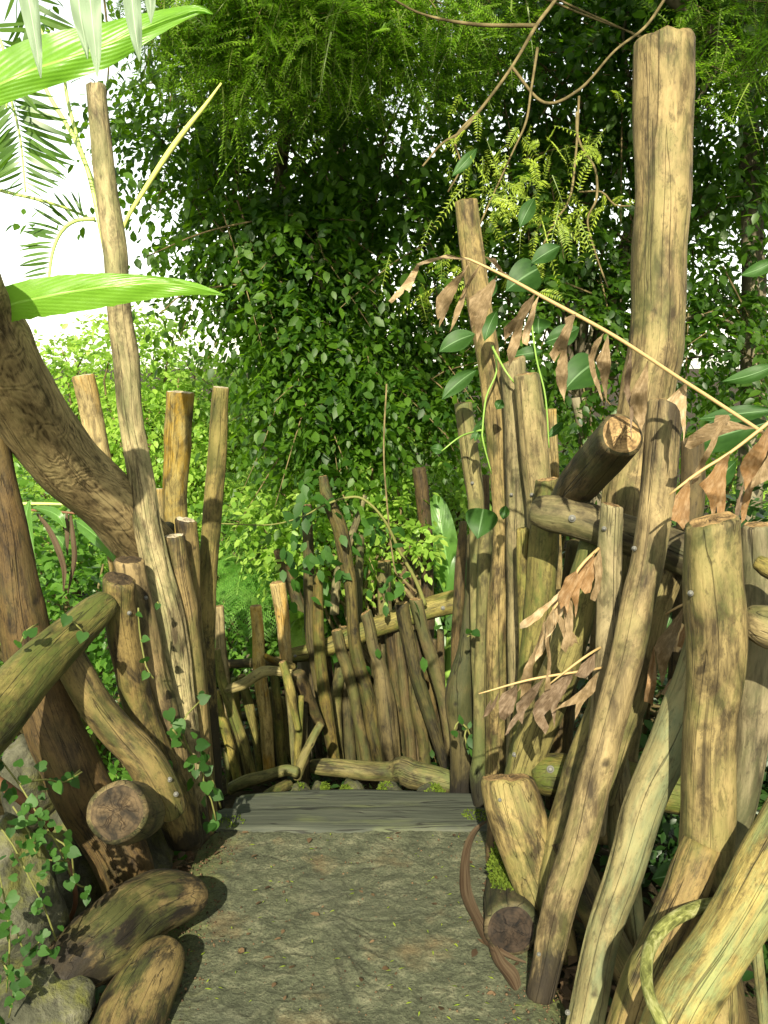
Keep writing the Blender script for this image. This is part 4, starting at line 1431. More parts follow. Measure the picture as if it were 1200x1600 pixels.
for a_, b_, w0, Yk in (((508, 1005), (536, 1198), 12, 5.16), ((524, 1015), (541, 1198), 12, 5.2), ((556, 1000), (582, 1198), 14, 5.18), ((596, 985), (606, 1198), 14, 5.22), ((634, 975), (652, 1198), 15, 5.22),
                       ((652, 985), (674, 1198), 13, 5.2), ((676, 1000), (692, 1200), 14, 5.24), ((688, 985), (701, 1200), 13, 5.2), ((486, 1010), (500, 1190), 12, 5.2)):
    mx_ = (a_[0] + b_[0]) / 2 + random.uniform(-5, 5)
    part(f1, 'pole', [(a_[0], a_[1], w0 * .85), (mx_, (a_[1] + b_[1]) / 2, w0), (b_[0], b_[1], w0)], Yk, Yk, 'dark', 'rn')
part(f1, 'rail', [(449, 1027, 24), (475, 1021, 25), (510, 1011, 28), (540, 1000, 29), (605, 973, 32), (680, 947, 35), (727, 938, 37), (745, 935, 37)], 5.04, 5.12, 'yellow', 'rn', bolts=[(692, 950, .011), (715, 937, .011), (461, 1025, .008)], endmat='end_dark')
part(f1, 'base_log', [(487, 1196, 22), (500, 1198, 26), (520, 1200, 28), (560, 1203, 30), (612, 1206, 32), (628, 1203, 42), (645, 1210, 42), (680, 1217, 42), (706, 1223, 40)], 4.66, 4.5, 'yellow', 'rr', lump=.08)

f2 = empty('pole_fence', P(410, 1215, 4.7), 'far left fence of slim poles with a crooked branch rail, beside the slim pole with a shade-darkened foot', 'fence')
part(f2, 'pole', [(342, 948, 15), (346, 1010, 16), (352, 1060, 15), (358, 1120, 15), (366, 1215, 15)], 4.75, 4.75, 'ochre')
part(f2, 'pole', [(400, 948, 19), (403, 1000, 19), (406, 1040, 20), (410, 1085, 21), (416, 1135, 20), (422, 1215, 18)], 4.72, 4.72, 'ochre')
part(f2, 'pole', [(434, 912, 25), (441, 960, 22), (446, 1010, 20), (450, 1050, 18), (458, 1130, 16)], 4.8, 4.8, 'ochre', label='pale pole with a flat top, tallest of this fence')
part(f2, 'pole', [(428, 1045, 14), (436, 1135, 16), (444, 1210, 14)], 4.78, 4.78)
part(f2, 'pole', [(338, 1015, 12), (346, 1060, 15), (359, 1100, 17), (374, 1145, 18), (386, 1185, 18), (396, 1222, 15)], 4.5, 4.55)
part(f2, 'pole', [(377, 1056, 13), (384, 1085, 15), (392, 1115, 16), (401, 1160, 13), (407, 1218, 11)], 4.76, 4.76)
part(f2, 'pole', [(338, 1080, 10), (345, 1115, 13), (356, 1155, 15), (368, 1205, 15), (375, 1232, 13)], 4.5, 4.5)
part(f2, 'pole', [(441, 1035, 12), (449, 1060, 14), (454, 1080, 15), (460, 1115, 11), (465, 1140, 9)], 4.42, 4.45)
part(f2, 'pole', [(471, 1088, 9), (467, 1140, 12), (464, 1200, 11)], 4.5, 4.5, 'yellow', 'rn')
part(f2, 'pole', [(450, 1080, 8), (455, 1130, 9), (460, 1200, 9)], 4.55, 4.55, 'yellow', 'nn')
part(f2, 'pole', [(413, 1060, 13), (420, 1130, 13), (430, 1215, 13)], 5.0, 5.0, 'dark')
part(f2, 'pole', [(362, 1070, 13), (372, 1140, 13), (384, 1218, 13)], 5.0, 5.0, 'dark')
part(f2, 'pole', [(354, 1170, 11), (357, 1200, 11), (361, 1240, 11)], 4.55, 4.55)
for a_, b_, w0, Yk in (((352, 1090), (372, 1215), 11, 4.9), ((366, 1060), (388, 1215), 12, 4.95), ((390, 1095), (410, 1212), 11, 4.9), ((424, 1075), (440, 1208), 12, 4.95), ((440, 1090), (452, 1206), 12, 4.98), ((455, 1060), (470, 1200), 14, 5.0)):
    mx_ = (a_[0] + b_[0]) / 2 + random.uniform(-4, 4)
    part(f2, 'pole', [(a_[0], a_[1], w0 * .85), (mx_, (a_[1] + b_[1]) / 2, w0), (b_[0], b_[1], w0)], Yk, Yk, 'fence', 'rn')
part(f2, 'rail', [(341, 1081, 9), (355, 1077, 14), (380, 1068, 17), (400, 1055, 17), (412, 1049, 17), (428, 1048, 15), (442, 1050, 14), (456, 1052, 13)], 4.52, 4.45, 'yellow', 'rn')
part(f2, 'rail', [(340, 1124, 12), (400, 1119, 13), (470, 1113, 13), (500, 1112, 13)], 5.08, 5.08, 'dark', 'nn')
part(f2, 'rail', [(338, 1164, 9), (400, 1160, 10), (470, 1156, 10), (500, 1156, 10)], 5.1, 5.1, 'dark', 'nn')
part(f2, 'brace', [(501, 1131, 12), (487, 1156, 13), (472, 1188, 15), (463, 1216, 15)], 4.38, 4.36, 'fence', 'rr')
part(f2, 'base_log', [(361, 1232, 17), (372, 1228, 20), (388, 1221, 21), (420, 1211, 19), (446, 1203, 18), (464, 1206, 18)], 4.36, 4.3, 'yellow', 'rr', lump=.08)
log('log', 'short forked dark log leaning against the far fence corner', 'log',
    [(466, 1054, 22), (470, 1070, 26), (478, 1090, 22), (490, 1112, 17), (502, 1134, 12)], 4.6, 4.75, 'dark', 'rn', None, lump=.10, knots=3)
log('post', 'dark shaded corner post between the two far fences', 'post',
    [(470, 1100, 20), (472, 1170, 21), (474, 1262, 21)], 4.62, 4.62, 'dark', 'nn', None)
log('log', 'small round-ended log lying on the crooked rail', 'log',
    [(415, 1025, 9), (424, 1031, 11), (440, 1037, 12), (458, 1042, 12)], 4.62, 4.8, 'ochre', 'rn', None)
log('log', 'mossy log lying on the ground below the left far fence', 'log',
    [(410, 1252, 17), (428, 1238, 19), (450, 1226, 18)], 4.05, 4.3, 'yellow', 'rn', None)
log('beam', 'dark horizontal beam behind the left far fence', 'beam',
    [(330, 1040, 14), (380, 1037, 15), (450, 1032, 16), (500, 1028, 16)], 5.6, 5.6, 'dark', 'nn', None)
log('post', 'tall dark post standing beyond the fence under the trees', 'post',
    [(655, 732, 21), (658, 752, 21), (663, 800, 21), (666, 860, 20), (668, 930, 20), (668, 1100, 20)], 5.7, 5.7, 'red', 'cn', 'posts standing beyond the far fence', endmat='end_dark')
log('post', 'stout greenish post half behind the fence rail', 'post',
    [(600, 877, 21), (601, 920, 22), (602, 1000, 22), (603, 1100, 22)], 5.6, 5.6, 'yellow', 'cn', 'posts standing beyond the far fence')
log('post', 'wide dark red-brown post beside the yellow climbing stem', 'post',
    [(632, 845, 30), (632, 900, 31), (632, 1100, 31)], 5.9, 5.9, 'red', 'bn', 'posts standing beyond the far fence', endmat='end_dark')
log('post', 'slender grey-brown post right of the tallest bent fence pole', 'post',
    [(563, 838, 13), (561, 900, 13), (560, 1000, 13), (560, 1100, 13)], 5.5, 5.5, 'fence', 'rn', 'posts standing beyond the far fence')
log('post', 'leaning dark post tucked in leaves left of the slim fence pole', 'post',
    [(432, 860, 11), (445, 890, 17), (460, 925, 19), (475, 962, 19), (490, 1000, 17)], 5.7, 5.7, 'dark', 'rn', 'posts standing beyond the far fence')
log('branch', 'bare pale branch rising beyond the tallest bent fence pole', 'branch',
    [(570, 775, 9), (562, 800, 10), (548, 842, 12), (537, 872, 13), (527, 905, 14), (522, 960, 14)], 5.6, 5.6, 'pale', 'rn', None)

# round vine hanging in the bottom right corner
V, Fc, A = stem('v', [(1150, 1412, 1.93, 22), (1128, 1413, 1.90, 22), (1098, 1417, 1.86, 22), (1070, 1428, 1.82, 22), (1046, 1442, 1.79, 22), (1026, 1464, 1.76, 22), (1013, 1492, 1.70, 20), (1010, 1525, 1.65, 19), (1016, 1558, 1.60, 18), (1030, 1590, 1.56, 18), (1050, 1630, 1.54, 18)], None, sides=20, step=.007, lump=.07)
tag(new_obj('vine', V, Fc, M['vinebark'], attrs=A), 'thick yellow-green vine hanging in a loop at the bottom right', 'vine')

# ================================================================== trees and plants behind
def g0(px, Y):
    """ground point below column px at distance Y"""
    x = depth(800, Y) * (px - 600) / F
    return (x, Y, float(ground_z(np.float64(x), np.float64(Y))))


def broad_tree(name, label, cat, base_px, base_Y, top, ells, leafmat_, leaf=.075, per=12, L=.35, droop=.5, nb=26, r=.09, templ='ovate', group=None, trunkmat='bark', shell=.4, rb=.022):
    b = g0(base_px, base_Y)
    t = empty(name, b, label, cat, group)
    T_ = P(*top)
    mid = ((b[0] + T_.x) / 2 + .12, (b[1] + T_.y) / 2, (b[2] + T_.z) / 2)
    V, Fc, A = wtube([(b[0], b[1], b[2] - .1, r * 1.25), (*mid, r), (T_.x, T_.y, T_.z, r * .7)], 14, .06)
    new_obj('trunk', V, Fc, M[trunkmat], parent=t)
    o, tb, td = twigged(ells, per, L, leaf, droop, mat=leafmat_, parent=t, templ=templ, shell=shell)
    pick = RNG.choice(len(tb), min(nb, len(tb)), replace=False)
    branches('branches', T_, tb[pick], trunkmat, t, rb, .005)
    # fine twigs that carry the leaves
    pick = RNG.choice(len(tb), min(len(tb), 260), replace=False)
    parts = []
    for i in pick:
        p, q = tb[i], tb[i] + td[i] * L * 1.0 + np.array([0, 0, -droop * L * .8])
        parts.append(wtube([(*(p - td[i] * .25 + np.array([0, 0, .1])), .006), (*p, .005), (*q, .002)], 4, .15))
    V, Fc, A = join(parts)
    new_obj('twigs', V, Fc, M['twig'], parent=t)
    return t


broad_tree('ficus_tree', 'big dark green small-leaved tree whose crown hangs over the middle of the path end', 'tree', 590, 7.2, (560, 560, 7.0), [
    ell(330, 170, 6.6, 130, 90, .7, 170), ell(300, 240, 6.4, 95, 45, .5, 90), ell(450, 230, 6.6, 130, 150, .9, 400), ell(600, 180, 6.6, 170, 190, 1.0, 460),
    ell(380, 380, 6.2, 95, 60, .6, 190), ell(460, 420, 6.4, 110, 110, .8, 440), ell(600, 420, 6.6, 150, 170, .9, 560),
    ell(480, 560, 6.3, 90, 80, .7, 290), ell(590, 590, 6.5, 120, 100, .8, 330), ell(500, 640, 6.2, 90, 50, .6, 130), ell(480, 710, 6.0, 45, 35, .4, 24), ell(640, 10, 6.9, 200, 70, .7, 300), ell(420, 20, 6.9, 160, 60, .6, 170),
    ell(560, 690, 6.2, 50, 40, .5, 30), ell(640, 630, 6.6, 70, 50, .6, 80), ell(530, 790, 5.8, 40, 40, .3, 10), ell(440, 845, 5.8, 36, 36, .3, 8)],
    'ficus', .068, 15, .38, .8, 34, .10)
broad_tree('broadleaf_tree', 'deep green tree filling the upper right behind the towering thick post', 'tree', 930, 6.4, (905, 620, 6.4), [
    ell(800, 150, 6.8, 150, 170, .9, 430), ell(960, 100, 6.6, 150, 160, .9, 460), ell(1130, 130, 6.3, 140, 190, .9, 480), ell(850, 0, 6.9, 220, 80, .7, 330), ell(1080, 10, 6.7, 160, 80, .7, 260),
    ell(820, 330, 6.6, 130, 110, .8, 250), ell(930, 350, 6.6, 120, 130, .8, 290), ell(1130, 380, 6.4, 120, 140, .8, 300),
    ell(880, 500, 6.4, 110, 90, .7, 230), ell(1110, 540, 6.2, 110, 80, .7, 200), ell(700, 560, 6.7, 70, 100, .6, 130), ell(930, 610, 6.3, 80, 60, .5, 110)],
    'right', .070, 13, .34, .5, 30, .075)
# the limb and stem seen at the upper right
t = empty('leaning_tree', g0(1175, 6.0), 'grey tree stem with a crossing limb at the top right corner, behind the towering post', 'tree')
b = g0(1175, 6.0)
a, c = P(1172, 260, 6.0), P(1165, 60, 6.1)
V, Fc, A = wtube([(b[0], b[1], b[2], .09), (*P(1178, 560, 6.0), .075), (*a, .062), (*c, .05), (*P(1150, -120, 6.2), .04)], 14, .05)
new_obj('trunk', V, Fc, M['bark'], parent=t)
V, Fc, A = wtube([(*P(1160, 110, 6.1), .05), (*P(1105, 45, 5.9), .042), (*P(1040, -10, 5.7), .034), (*P(960, -90, 5.5), .02)], 12, .04)
new_obj('limb', V, Fc, M['bark'], parent=t)
o, tb, td = twigged([ell(1120, -60, 6.0, 160, 90, .6, 150), ell(1190, 250, 5.6, 50, 120, .4, 60)], 12, .34, .07, .5, mat='right', parent=t)

shade_canopy = [(np.array([-.2, 5.5, 4.75]), np.array([1.4, .8, .6]), 300), (np.array([1.9, 4.0, 4.7]), np.array([1.4, 1.1, .8]), 380), (np.array([3.2, 4.2, 4.8]), np.array([1.3, 1.2, .8]), 300),
       (np.array([2.4, 1.0, 6.5]), np.array([2.2, 2.0, .5]), 420), (np.array([-.4, .6, 6.6]), np.array([1.9, 2.0, .5]), 380), (np.array([.6, 5.6, 5.6]), np.array([2.2, .9, .6]), 320)]
o, tb, td = twigged(shade_canopy, 13, .36, .085, .5, mat='right', parent=t)  # canopy out of view, added overhead to block sun and sky
branches('branches', P(1160, 110, 6.1), [np.array(q[0]) + np.array([0, 0, -.1]) for q in shade_canopy], 'bark', t, .03, .010, .3, .15)  # boughs reaching into the added shade canopy

# feathery (twice-pinnate) tree over the top
t = empty('feathery_tree', g0(420, 5.6), 'bright yellow-green feathery-leaved tree spreading across the top centre', 'tree')
base = P(470, 40, 5.3)
g = g0(420, 7.9)
ells = [ell(330, 40, 5.2, 90, 60, .35, 70), ell(430, 30, 5.0, 120, 60, .4, 150), ell(540, 30, 5.0, 110, 60, .4, 140), ell(640, 20, 5.2, 110, 60, .4, 90), ell(330, 110, 5.2, 80, 35, .3, 34),
        ell(470, 100, 5.0, 110, 35, .35, 50), ell(620, 110, 5.2, 70, 40, .3, 22), ell(440, 170, 5.1, 100, 30, .3, 16), ell(750, 60, 5.4, 90, 60, .4, 60), ell(1150, 60, 4.9, 70, 70, .3, 40), ell(300, 10, 5.0, 110, 40, .3, 50)]
b_, d_ = twig_points(ells, .2)
n = len(b_)
# each twig carries several fronds, each frond many leaflets
fb = np.repeat(b_, 4, axis=0) + RNG.normal(size=(n * 4, 3)) * .08
fd = norm(np.repeat(norm(RNG.normal(size=(n, 3)) * .6 + np.array([-.15, -.25, -.05])), 4, axis=0) + RNG.normal(size=(n * 4, 3)) * .55)
fn = norm(RNG.normal(size=(n * 4, 3)) * .35 + np.array([0, -.45, 1]))
FL = RNG.uniform(.16, .34, n * 4)
p, d, nn, s, lv = pinnate(fb, fd, FL, fn, 15, .034, .18, 1.15)
leaves('crown', p, d, nn, s, 'needle', 'feather', t, lv)
leaves('midribs', fb, fd, fn, FL, 'rib', 'greenstem_leaf', t)['kind'] = 'stuff'
V, Fc, A = wtube([(g[0], g[1], g[2], .07), (*P(415, 520, 7.6), .055), (*P(440, 250, 6.6), .045), (*base, .03)], 12, .06)
new_obj('trunk', V, Fc, M['bark'], parent=t)
branches('branches', base, b_[RNG.choice(n, 110, replace=False)], 'twig', t, .011, .002, .2)

# the drooping spray of thin branches between the ficus and the towering post
t = empty('drooping_branch', P(880, -60, 4.2), 'thin bare branch drooping from the top with yellow-green feathery sprays beside the towering post', 'branch')
V, Fc, A = stem('s', [(905, -60, 4.2, 7), (868, 0, 4.2, 6), (838, 40, 4.1, 6), (800, 105, 4.0, 5), (752, 170, 3.95, 5), (722, 205, 3.9, 5), (690, 225, 3.9, 4), (660, 260, 3.85, 3)], None, sides=8, lump=.06)
new_obj('stem', V, Fc, M['twig'], parent=t)
parts = []
sub = [[(838, 40, 4.1, 7), (740, 38, 4.15, 6), (660, 22, 4.2, 4), (600, -10, 4.2, 3)],
       [(902, 175, 4.0, 6), (902, 210, 4.0, 5), (912, 236, 4.0, 4), (930, 265, 4.0, 4), (932, 310, 3.9, 4), (918, 345, 3.9, 3), (932, 400, 3.9, 3), (950, 450, 3.9, 3)],
       [(840, 75, 4.0, 5), (830, 140, 3.95, 4), (822, 190, 3.9, 4), (800, 240, 3.9, 3), (750, 350, 3.85, 3)],
       [(752, 170, 3.95, 5), (712, 215, 3.9, 4), (720, 260, 3.9, 3), (700, 300, 3.9, 3)],
       [(905, 150, 4.0, 4), (900, 240, 4.0, 4), (890, 310, 3.95, 4), (865, 350, 3.9, 3), (830, 420, 3.9, 3), (808, 455, 3.9, 2)],
       [(800, 105, 4.0, 5), (850, 160, 4.0, 5), (905, 140, 4.0, 5), (960, 80, 4.0, 4), (1010, 40, 4.05, 5), (1050, -20, 4.1, 5)],
       [(905, 300, 3.95, 3), (940, 300, 3.95, 3), (960, 320, 3.95, 3), (985, 322, 3.95, 2)]]
for q in sub:
    parts.append(stem('s', q, None, sides=6, lump=.05))
V, Fc, A = join(parts)
new_obj('twigs', V, Fc, M['twig'], parent=t)
cents = []
for cx, cy, rx, ry, k in ((770, 270, 60, 45, 34), (840, 260, 50, 40, 26), (880, 330, 55, 35, 26), (750, 330, 45, 40, 20), (820, 330, 50, 50, 22), (900, 370, 35, 40, 14), (700, 390, 50, 50, 18), (860, 215, 60, 40, 18), (680, 440, 60, 30, 12), (980, 325, 12, 8, 2), (790, 440, 40, 30, 7), (940, 190, 40, 60, 8), (850, 395, 50, 40, 12), (720, 200, 60, 60, 10)):
    for i in range(int(k * .62)):
        cents.append(tuple(P(cx + random.gauss(0, rx * .6), cy + random.gauss(0, ry * .6), random.uniform(3.75, 4.05))))
fb = np.array(cents)
n = len(fb)
fd = norm(RNG.normal(size=(n, 3)) * .7 + np.array([0, -.1, -.55]))
FL = RNG.uniform(.06, .20, n)
fn = norm(RNG.normal(size=(n, 3)) * .5 + np.array([0, -.5, .8]))
p, d, nn, s, lv = pinnate(fb, fd, FL, fn, 11, .026, .3, 1.15)
leaves('midribs', fb, fd, fn, FL, 'rib', 'greenstem_leaf', t)['kind'] = 'stuff'
leaves('leaflets', p, d, nn, s, 'needle', 'spray', t, lv)

# shrubs beyond the left bunch, in full light
G_S = 'shrubs beyond the poles'


def shrub(label, px, Y, ells, mat='shrub', leaf=.075, per=11, L=.30, templ='ovate', droop=.3, name='shrub', cat='shrub', group=G_S):
    b = g0(px, Y)
    t = empty(name, b, label, cat, group)
    o, tb, td = twigged(ells, per, L, leaf, droop, mat=mat, parent=t, templ=templ, shell=.25)
    k = min(len(tb), 36)
    branches('stems', (b[0], b[1], b[2]), tb[RNG.choice(len(tb), k, replace=False)], 'twig', t, .02, .005, .3)
    return t


shrub('sunlit rounded shrub showing between the tallest left pole and the stout pale post', 240, 8.6, [ell(235, 570, 8.6, 75, 75, .6, 190), ell(225, 515, 8.8, 50, 40, .5, 26), ell(290, 560, 8.8, 50, 40, .5, 26), ell(250, 690, 8.5, 100, 90, .7, 280), ell(240, 800, 8.4, 110, 80, .6, 220)], leaf=.07)
shrub('loose airy shrub with pale leaves above the curved beam at left', 110, 9.2, [ell(110, 590, 9.2, 60, 60, .6, 110), ell(110, 680, 9.0, 110, 80, .7, 230), ell(60, 800, 8.6, 140, 90, .7, 260), ell(100, 530, 9.0, 25, 55, .3, 30), ell(150, 560, 9.1, 50, 40, .4, 30)], leaf=.07)
shrub('bright leafy shrub between the stout pale post and the slim dark pole', 320, 9.0, [ell(318, 640, 9.0, 60, 70, .6, 150), ell(330, 740, 8.8, 90, 90, .7, 280), ell(340, 850, 8.4, 100, 90, .7, 280)], leaf=.07)
shrub('pale bright bush behind the ficus at left centre', 420, 9.6, [ell(400, 640, 9.6, 70, 60, .7, 160), ell(440, 740, 9.4, 100, 90, .8, 300), ell(430, 850, 9.0, 110, 80, .8, 260), ell(440, 560, 9.8, 60, 40, .5, 60)], leaf=.075)
shrub('sunny bush showing through behind the tall dark post and middle poles', 680, 9.6, [ell(680, 720, 9.6, 100, 90, .8, 270), ell(690, 820, 9.2, 110, 80, .8, 280), ell(600, 800, 9.6, 90, 90, .8, 230)], leaf=.075)
shrub('bright yellow-green bush lit beyond the high rail under the ficus crown', 640, 6.0, [ell(690, 770, 6.2, 55, 55, .35, 120), ell(620, 830, 6.0, 60, 55, .35, 120), ell(690, 860, 5.9, 50, 50, .3, 100), ell(510, 850, 6.0, 50, 50, .3, 90), ell(450, 790, 6.1, 60, 60, .3, 120), ell(580, 760, 6.2, 40, 40, .3, 60)], leaf=.06)
shrub('light green bush glowing low behind the row of right poles', 860, 9.2, [ell(830, 720, 9.4, 120, 70, .8, 200), ell(900, 700, 9.2, 110, 60, .8, 170), ell(880, 820, 9, 110, 100, .8, 240)], leaf=.075)
shrub('light green bush beyond the withered fronds at the right edge', 1130, 7.0, [ell(1400, 780, 6.6, 150, 150, .8, 220), ell(1330, 1000, 5.2, 130, 150, .7, 200), ell(1120, 690, 7.2, 90, 50, .5, 100), ell(1150, 790, 7, 100, 80, .6, 150)], leaf=.07)
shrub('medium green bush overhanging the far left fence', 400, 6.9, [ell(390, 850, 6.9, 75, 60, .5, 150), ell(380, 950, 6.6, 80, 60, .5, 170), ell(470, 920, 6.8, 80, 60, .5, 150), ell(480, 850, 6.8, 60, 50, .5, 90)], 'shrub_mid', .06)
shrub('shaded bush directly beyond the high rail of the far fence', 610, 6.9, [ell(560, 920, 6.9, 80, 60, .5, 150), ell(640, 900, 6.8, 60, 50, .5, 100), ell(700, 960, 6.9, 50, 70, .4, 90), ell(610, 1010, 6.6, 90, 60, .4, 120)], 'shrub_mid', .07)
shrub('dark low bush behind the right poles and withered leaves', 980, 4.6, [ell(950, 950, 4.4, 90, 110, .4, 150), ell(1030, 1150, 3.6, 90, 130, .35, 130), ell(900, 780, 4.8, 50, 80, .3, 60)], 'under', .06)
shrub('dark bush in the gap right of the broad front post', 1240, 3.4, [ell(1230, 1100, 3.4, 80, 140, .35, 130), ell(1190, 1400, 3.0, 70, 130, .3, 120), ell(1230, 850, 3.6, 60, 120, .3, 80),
       (np.array([2.1, 2.0, .7]), np.array([.6, 1.0, 1.0]), 260), (np.array([1.9, .5, .6]), np.array([.6, .8, .9]), 200)], 'under', .06)  # unseen thicket added on the right to cut the sky fill
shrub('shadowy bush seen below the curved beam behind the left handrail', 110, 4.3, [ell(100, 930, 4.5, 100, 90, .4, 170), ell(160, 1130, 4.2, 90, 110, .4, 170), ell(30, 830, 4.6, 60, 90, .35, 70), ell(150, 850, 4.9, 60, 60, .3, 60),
       (np.array([-2.3, 2.6, .5]), np.array([.6, 1.0, .9]), 260), (np.array([-2.2, 1.0, .5]), np.array([.7, 1.0, .9]), 260)], 'shrub_mid', .055)  # side thicket out of view, added to shade the lower left

# distant wood that closes the view low down
pos, size = [], []
o, tb, td = twigged([ell(px, 830 + 30 * math.sin(px * .013), 13.5, 130, 120, 1.2, 120) for px in range(-780, 2100, 105)], 10, .5, .13, .3, mat='shrub_mid', name='far_thicket')
o2, tb, td = twigged([ell(px, 720 + 45 * math.sin(px * .05), 12.5, 80, 60 + 30 * math.sin(px * .037 + 1), 1.0, 70) for px in range(-60, 460, 70)], 10, .55, .11, .3, mat='shrub', name='far_shrubbery', shell=.0)
tag(o2, 'pale sunlit far shrubbery under the white sky at left', 'shrubbery', kind='stuff')
tag(o, 'far thicket of leaves closing the view low behind everything', 'thicket', kind='stuff')

# tree fern fronds in the left middle
def fern(label, crown, fronds, mat='fern', leaf=.05, pairs=22, name='fern', cat='fern', group=None, subdiv=True):
    """fronds: (px, py, Y) tips seen from the crown point"""
    c = np.array(P(*crown))
    t = empty(name, (c[0], c[1], float(ground_z(c[0], c[1]))), label, cat, group)
    V, Fc, A = wtube([(c[0], c[1], float(ground_z(c[0], c[1])) - .05, .05), (c[0], c[1], c[2], .035)], 10, .06)
    new_obj('trunk', V, Fc, M['bark'], parent=t)
    for q in fronds:
        tip = np.array(P(*q))
        L = np.linalg.norm(tip - c)
        ctrl = c + (tip - c) * .55 + np.array([0, 0, .30 * L])
        ts = np.linspace(.16, 1, pairs)
        pts = ((1 - ts) ** 2)[:, None] * c + (2 * ts * (1 - ts))[:, None] * ctrl + (ts ** 2)[:, None] * tip
        tg = norm(np.gradient(pts, axis=0))
        sd = norm(np.cross(tg, np.array([0, 0, 1.])))
        up = np.cross(sd, tg)
        pos, dr, nr, ln = [], [], [], []
        for sg in (-1, 1):
            pos.append(pts)
            dr.append(norm(sd * sg * .9 + tg * .42 + np.array([0, 0, -.25])))
            nr.append(up)
            ln.append(L * .34 * np.sin(np.pi * (.12 + .86 * (ts - .1))) ** .8)
        pos, dr, nr, ln = np.vstack(pos), np.vstack(dr), np.vstack(nr), np.concatenate(ln)
        if subdiv:
            p, d, nn, s, lv = pinnate(pos, dr, ln, nr, 15, .034, .2, 1.2)
            s = s * np.tile(np.clip(ln / (L * .3), .35, 1), 30)
            leaves('frond', p, d, nn, s, 'needle', mat, t, lv)
        else:
            leaves('frond', pos, dr, nr, ln, 'needle', mat, t)
        V, Fc, A = wtube([(*c, .009), (*(c * .25 + ctrl * .5 + tip * .25), .006), (*tip, .002)], 6, .05)
        new_obj('frond_stalk', V, Fc, M['greenstem'], parent=t)
    return t


fern('tall tree fern with lacy fronds between the slim dark pole and the ficus', (440, 800, 7.4), [(330, 740, 6.9), (335, 830, 6.7), (390, 700, 7.2), (500, 720, 7.2), (360, 880, 6.6), (445, 880, 6.6), (540, 820, 7.0), (410, 840, 6.5)], group='ferns')
fern('lower fern with drooping fronds above the far left fence', (390, 880, 6.6), [(335, 890, 6.2), (345, 960, 6.1), (400, 985, 6.0), (450, 940, 6.1), (480, 890, 6.3), (370, 930, 6.0)], group='ferns')
fern('small bright fern spilling over the corner of the far fence', (474, 960, 5.3), [(440, 965, 5.1), (446, 1000, 5.1), (474, 1015, 5.05), (500, 985, 5.1)], leaf=.03, group='ferns', mat='shrub')

# banana-like plant behind the knobbly post
t = empty('banana_plant', g0(705, 6.2), 'plant with large ribbed banana-like leaves behind the knobbly post', 'plant')
blade('leaf', [(712, 960, 6.2, 4, 4), (702, 900, 6.1, 18, 16), (692, 840, 6.05, 24, 22), (684, 790, 6.1, 14, 14), (680, 770, 6.1, 1, 1)], 'blade_in', t, lv=.9)
blade('leaf', [(700, 985, 6.0, 4, 4), (715, 930, 5.9, 18, 14), (724, 880, 5.9, 18, 16), (732, 845, 6.0, 2, 2)], 'blade_in', t, lv=.3)
blade('leaf', [(690, 990, 6.1, 4, 4), (660, 930, 6.2, 16, 16), (630, 905, 6.2, 18, 16), (600, 905, 6.1, 2, 2)], 'blade_in', t, lv=.6)
blade('leaf', [(560, 990, 6.1, 4, 4), (540, 940, 6.0, 14, 16), (515, 925, 5.9, 16, 16), (488, 940, 5.8, 2, 2)], 'blade_in', t, lv=.8)
V, Fc, A = wtube([(*g0(705, 6.2), .05), (*P(705, 990, 6.15), .03)], 10, .05)
new_obj('stalk', V, Fc, M['greenstem'], parent=t)

# ground cover
n = 5200
x = RNG.uniform(-4.5, 4.5, n)
y = RNG.uniform(1.5, 10.5, n)
ok = ~((np.abs(x + .08) < .62) & (y < 3.6)) & ~((np.abs(x + .3) < .9) & (y < 4.6) & (y > 3.4))
x, y = x[ok], y[ok]
z = ground_z(x, y)
n = len(x)
rep = 7
pos = np.repeat(np.stack([x, y, z], 1), rep, axis=0)
d = norm(RNG.normal(size=(n * rep, 3)) * np.array([1, 1, .4]) + np.array([0, 0, .5]))
pos = pos + d * np.array([.07, .07, .10]) * RNG.uniform(.2, 1.6, (n * rep, 1))
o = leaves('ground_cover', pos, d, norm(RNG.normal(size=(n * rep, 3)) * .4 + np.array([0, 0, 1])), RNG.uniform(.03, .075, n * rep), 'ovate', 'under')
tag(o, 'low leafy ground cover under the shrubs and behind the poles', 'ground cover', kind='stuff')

# ================================================================== leaves near the camera
G_B = 'broad strap leaves at the upper left'
e = blade('leaf', [(-60, 175, 1.5, 30, 20), (-10, 138, 1.5, 44, 30), (50, 110, 1.5, 48, 34), (100, 93, 1.5, 46, 34), (160, 72, 1.51, 36, 34), (220, 47, 1.52, 25, 22), (275, 26, 1.54, 15, 12), (312, 16, 1.55, 8, 6), (333, 22, 1.55, 1, 1)], 'blade', fold=.3, lv=.35)
tag(e, 'long bright translucent leaf arching across the top left corner', 'leaf', G_B)
e = blade('leaf', [(-40, 496, 2.22, 30, 22), (10, 478, 2.22, 30, 26), (60, 466, 2.22, 31, 30), (120, 455, 2.22, 27, 32), (180, 447, 2.22, 20, 30), (240, 443, 2.23, 12, 24), (290, 446, 2.24, 8, 16), (325, 454, 2.25, 5, 7), (352, 461, 2.25, 1, 1)], 'blade', fold=.25, ragged=.10, lv=.8)
tag(e, 'wide bright green leaf lying level across the tallest left pole', 'leaf', G_B)
e = empty('palm_frond', P(130, -180, 1.0), 'pale grey-green leaf tips hanging down from the top edge at left', 'palm frond')
V, Fc, A = stem('s', [(-60, -190, 1.0, 14), (60, -130, 1.0, 12), (180, -120, 1.0, 10), (300, -150, 1.02, 7)], None, sides=8)
new_obj('stalk', V, Fc, M['greenstem'], parent=e)
